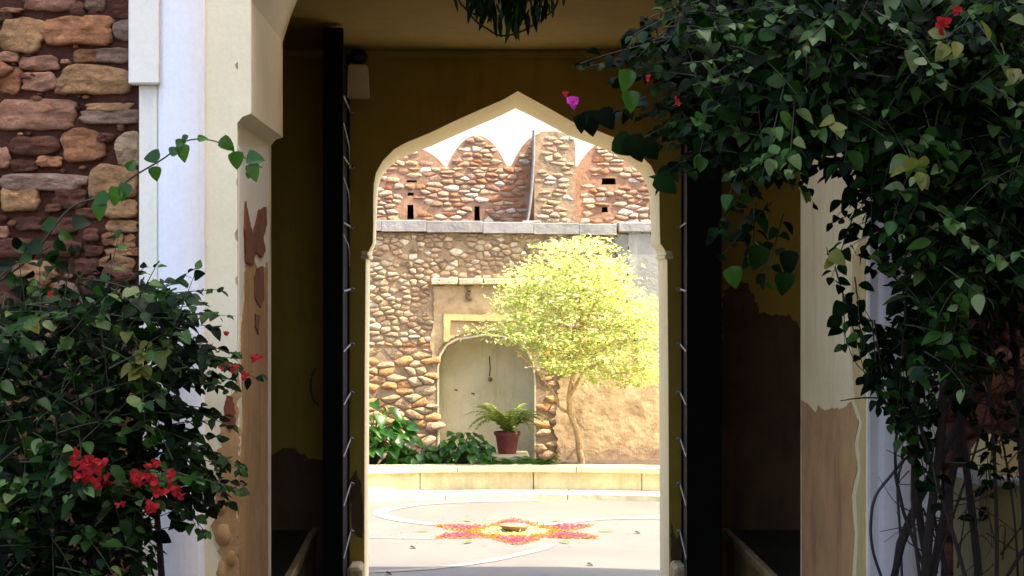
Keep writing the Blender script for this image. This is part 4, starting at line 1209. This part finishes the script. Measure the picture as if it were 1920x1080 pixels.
# ------------------------------------------------------------------ hanging plant under the ceiling
R = random.Random(71)
hc = P(950, 0, 8.7)
hp = thing('hanging_plant', 'dark trailing plant hanging from the gateway ceiling above the arch', 'plant', (hc.x, 8.7, 3.36))
v, f = tube([(hc.x, 8.7, 3.36), (hc.x, 8.7, 3.28)], .004, 6); mesh_obj('hook', v, f, M['black_metal'], hp)
v, f = lathe([(0.0, -.11), (.06, -.10), (.09, -.05), (.1, 0), (.092, 0), (.05, -.06)], 16, (hc.x, 8.7, 3.33)); mesh_obj('basket', v, f, M['bark'], hp)
for pts in ([(870, -20, 8.6), (884, 30, 8.6), (915, 55, 8.6), (940, 67, 8.6), (975, 60, 8.6), (1010, 40, 8.6), (1040, 15, 8.65), (1050, -20, 8.7)], [(850, -20, 8.7), (868, 12, 8.7), (900, 30, 8.7), (930, 20, 8.7)]):
    v, f = tube(smooth_path([P(*q) for q in pts], 5), .0045, 6); mesh_obj('runner', v, f, M['bark'], hp, smooth=True)
ls = []
for _ in range(230):
    x = R.gauss(955, 42); y = R.uniform(-60, 48 - abs(x - 955) * .5)
    ls.append((P(x, y, R.uniform(8.55, 8.85)), Vector((R.gauss(0, .22), R.gauss(0, .2), -1)), Vector((R.gauss(0, .5), -1, .2)), R.uniform(.05, .11), R.choice(('leaf_dark', 'leaf_black'))))
leaves_to(hp, M, [leaf_template(1, .22, .3, .1)], ls, 230)

# ------------------------------------------------------------------ courtyard tree
R = random.Random(81)
tb = P(1092, 868, 17.55)
tr = thing('small_tree', 'young tree with glowing yellow green crown on a thin forked trunk', 'tree', (tb.x, tb.y, .2))
tpath = smooth_path([Vector((tb.x, tb.y, .15)), P(1082, 810, 17.5), P(1068, 770, 17.5), P(1070, 725, 17.45), P(1085, 660, 17.4), P(1090, 590, 17.4)], 6)
v, f = tube(tpath, [.034 - .0007 * i for i in range(len(tpath))], 8); mesh_obj('trunk', v, f, M['bark_light'], tr, smooth=True)
for pts in ([(1070, 775, 17.5), (1050, 765, 17.5), (1040, 740, 17.5), (1010, 700, 17.4), (960, 650, 17.3)], [(1070, 740, 17.45), (1100, 690, 17.4), (1150, 640, 17.3), (1200, 600, 17.3)],
            [(1085, 660, 17.4), (1060, 600, 17.3), (1020, 560, 17.3), (960, 540, 17.2)], [(1088, 620, 17.4), (1120, 560, 17.3), (1150, 500, 17.3)], [(1090, 590, 17.4), (1085, 520, 17.3), (1070, 460, 17.3)], [(1100, 690, 17.4), (1160, 700, 17.3), (1220, 690, 17.2)]):
    p_ = smooth_path([P(*q) for q in pts], 5); k = len(p_)
    v, f = tube(p_, [.016 * (1 - .7 * i / k) for i in range(k)], 6); mesh_obj('branch', v, f, M['bark_light'], tr, smooth=True)
crown = [(1055, 448), (1110, 442), (1150, 478), (1172, 500), (1185, 545), (1250, 575), (1250, 712), (1180, 722), (1130, 715), (1070, 715), (1030, 690), (1000, 655), (960, 640), (900, 640), (868, 612), (905, 590), (950, 575), (935, 530), (985, 500), (1020, 455)]
leaves = []
for _ in range(640):
    x, y = sample_poly(R, crown)
    thin = x < 940
    if thin and R.random() < .78: continue
    c = P(x, y, R.uniform(16.85, 17.75))
    for q in range(R.randint(14, 30)):
        o_ = Vector((R.gauss(0, .085), R.gauss(0, .085), R.gauss(0, .02)))
        leaves.append((c + o_, Vector((R.gauss(0, 1), R.gauss(0, 1), R.gauss(-.2, .3))), Vector((R.gauss(0, .4), R.gauss(-.3, .4), 1)), R.uniform(.022, .058), 'leaf_tree'))
leaves_to(tr, M, T_SMALL, leaves, 0, restname='crown')

# ------------------------------------------------------------------ potted fern, bed plants
R = random.Random(91)
def frond(R, base, az, L, arch, mat, parent, name='frond', wid=.055, n=12):
    mb = MB()
    d = Vector((math.cos(az), math.sin(az), 0)); pts = []
    for i in range(n + 1):
        t = i / n
        pts.append(base + d * L * (t * .85) + Vector((0, 0, L * (1.25 * t - arch * t * t))))
    mb.add(*tube(pts, [.003 * (1 - .8 * i / n) + .0006 for i in range(n + 1)], 4, cap=False))
    for i in range(1, n + 1):
        t = i / n; tg = (pts[i] - pts[i - 1]).normalized()
        sd_ = tg.cross(Vector((0, 0, 1)));
        if sd_.length < .1: sd_ = Vector((-d.y, d.x, 0))
        sd_.normalize()
        w = wid * math.sin(math.pi * min(1, t * .9 + .12)) ** .7
        for s_ in (1, -1):
            a_ = pts[i]; tip = a_ + sd_ * s_ * w + tg * w * .5 + Vector((0, 0, -w * .25))
            m_ = tg * L / n * .42
            mb.add([a_ - m_, a_ + m_, tip], [(0, 1, 2)])
    return mb.build(name, mat, parent)
pc = P(951, 850, 17.75)
pf_ = thing('potted_fern', 'feathery fern in a red pot standing before the plaster niche', 'potted plant', (pc.x, pc.y, pc.z))
v, f = lathe([(0, 0), (.082, 0), (.086, .02), (.108, .165), (.122, .168), (.124, .20), (.11, .202), (.104, .185), (0, .18)], 22, pc); mesh_obj('pot', v, f, M['terracotta'], pf_)
v, f = box(pc.x - .2, pc.x + .2, pc.y - .2, pc.y + .25, .2, pc.z - .001, .01)
tag(mesh_obj('stone_block', v, f, M['kerb_face']), 'low pale stone block standing under the red flower pot', 'block')
top = pc + Vector((0, 0, .19))
for k in range(46):
    frond(R, top + Vector((R.uniform(-.03, .03), R.uniform(-.03, .03), 0)), k * 2.4 + R.uniform(-.3, .3), R.uniform(.32, .5), R.uniform(.7, 1.35), M['leaf_fern'], pf_)

def big_leaf_plant(name, label, c, n, size, spread, height, mat_key, tmpl, R, group=None, lean=0):
    t = thing(name, label, 'plant', (c.x, c.y, .2), group)
    ls = []; tw_ = []
    for k in range(n):
        an = R.uniform(0, 6.283); r_ = spread * math.sqrt(R.random()); h = height * R.uniform(.35, 1) * (1 - .5 * (r_ / spread) ** 2)
        d = Vector((math.cos(an), math.sin(an) * .7, 0))
        tip = Vector((c.x, c.y, .2)) + d * r_ + Vector((lean * h, 0, h))
        ls.append((tip, d + Vector((0, -.3, -.5)) + rv(R, .2), Vector((d.x * .4, -.6, .9)) + rv(R, .2), size * R.uniform(.7, 1.2), mat_key))
        tw_.append((smooth_path([Vector((c.x, c.y, .18)), Vector((c.x, c.y, .2)) + d * r_ * .4 + Vector((0, 0, h * .8)), tip], 4), .005))
    leaves_to(t, M, tmpl, ls, 300)
    build_twigs('stalks', tw_, M['twig'], t)
    return t
big_leaf_plant('broadleaf_plant', 'large glossy green broadleaf plant at the left end of the planter', P(700, 860, 17.45), 130, .12, .36, .64, 'leaf_plant', T_HEART, R)
big_leaf_plant('broadleaf_plant', 'bushy dark green plant left of the red flower pot', P(868, 860, 17.4), 100, .10, .26, .36, 'leaf_plant', T_OVAL, R)
big_leaf_plant('broadleaf_plant', 'trailing green plant between the tall broadleaf plant and the bushy one', P(785, 868, 17.42), 110, .10, .28, .20, 'leaf_plant', T_OVAL, R)
for lab, px, L, n in (('low strappy fern right of the red flower pot', 1005, .24, 26), ('low strappy fern directly in front of the red flower pot', 940, .2, 22)):
    c = P(px, 866, 17.38)
    t = thing('low_fern', lab, 'fern', (c.x, c.y, .2))
    for k in range(n):
        frond(R, Vector((c.x + R.uniform(-.08, .08), c.y, .2)), R.uniform(0, 6.283), L * R.uniform(.7, 1.1), R.uniform(.9, 1.3), M['leaf_plant'], t, wid=.07)

# ------------------------------------------------------------------ flower rangoli and clay lamp
R = random.Random(101)
dc = EYE * F / (997.5 - VY)
rc = Vector((X(965, dc), dc, 0))
rg = thing('flower_rangoli', 'star shaped rangoli of pink, orange and yellow petals on the courtyard floor', 'rangoli', tuple(rc))
def star_r(an, r0, r1, k=6, ph=0.0):
    t = abs(((an - ph) / (2 * math.pi) * k) % 1 - .5) * 2     # 1 at tips
    return r0 + (r1 - r0) * t ** 1.3
pet = {'petal_pink': [], 'petal_orange': [], 'petal_yellow': []}
for _ in range(8000):
    an = R.uniform(0, 6.283); r = .74 * math.sqrt(R.random())
    ro = star_r(an, .38, .72, 6, math.pi / 6)
    if r > ro + R.gauss(0, .008) or r < .09: continue
    if r < .25 + .02 * math.sin(9 * an): k = 'petal_yellow'
    elif r > ro - .055 or r < .36: k = 'petal_orange'
    else: k = 'petal_pink'
    if r < .25 and R.random() < .3: continue
    pet[k].append((rc + Vector((math.cos(an) * r, math.sin(an) * r, 0.005 + R.random() * .010)), Vector((R.gauss(0, 1), R.gauss(0, 1), R.gauss(0, .2))), Vector((R.gauss(0, .4), R.gauss(0, .4), 1)), R.uniform(.02, .034), k))
for _ in range(60):
    an = R.uniform(0, 6.283); r = R.uniform(.5, .95)
    pet['petal_orange'].append((rc + Vector((math.cos(an) * r, math.sin(an) * r, .008)), Vector((R.gauss(0, 1), R.gauss(0, 1), .1)), Vector((0, 0, 1)), .025, 'petal_orange'))
for k, ls in pet.items(): leaves_to(rg, M, T_SMALL, ls, 0, restname=k)
tips = []
for k in range(6):
    an = k * math.pi / 3 + math.pi / 6 + math.pi / 6
    d = Vector((math.cos(an), math.sin(an), 0))
    tips.append((rc + d * .64 + Vector((0, 0, .015)), d, Vector((0, 0, 1)), .13, 'leaf_fern'))
leaves_to(rg, M, [leaf_template(1, .3, .3, .05)], tips, 20)
lc_ = rc + Vector((.0, 0, .0))
dl = thing('clay_lamp', 'shallow brown clay bowl at the centre of the flower rangoli', 'bowl', tuple(lc_))
v, f = lathe([(0, .002), (.07, .002), (.10, .03), (.118, .055), (.112, .058), (.09, .035), (0, .028)], 20, lc_); mesh_obj('bowl', v, f, M['clay'], dl, smooth=True)
v, f = box(lc_.x + .02, lc_.x + .085, lc_.y - .03, lc_.y + .02, .03, .062, .01); mesh_obj('wick_block', v, f, M['kerb_face'], dl)
# fallen leaves on the paving
for lab, x, y in (('small dark fallen leaf on the paving at the right of the rangoli', 1190, 1001), ('small dark fallen leaf lying left of the rangoli near the jamb', 768, 1029), ('small dark fallen leaf at the bottom of the paving on the right', 1100, 1061), ('small dark fallen leaf at the bottom left of the paving', 722, 1078)):
    d = EYE * F / (y - VY); p = Vector((X(x, d), d, .012))
    t = T_OVAL[1]; x_, y_, z_ = frame(Vector((1, .3, 0)), Vector((.1, -.3, 1)), .06)
    v = (t[0] @ np.array([x_, y_, z_]) + np.array(p)).tolist()
    tag(mesh_obj('fallen_leaf', v, t[1], M['bark'], origin=tuple(p)), lab, 'leaf', 'fallen leaves on the courtyard paving')
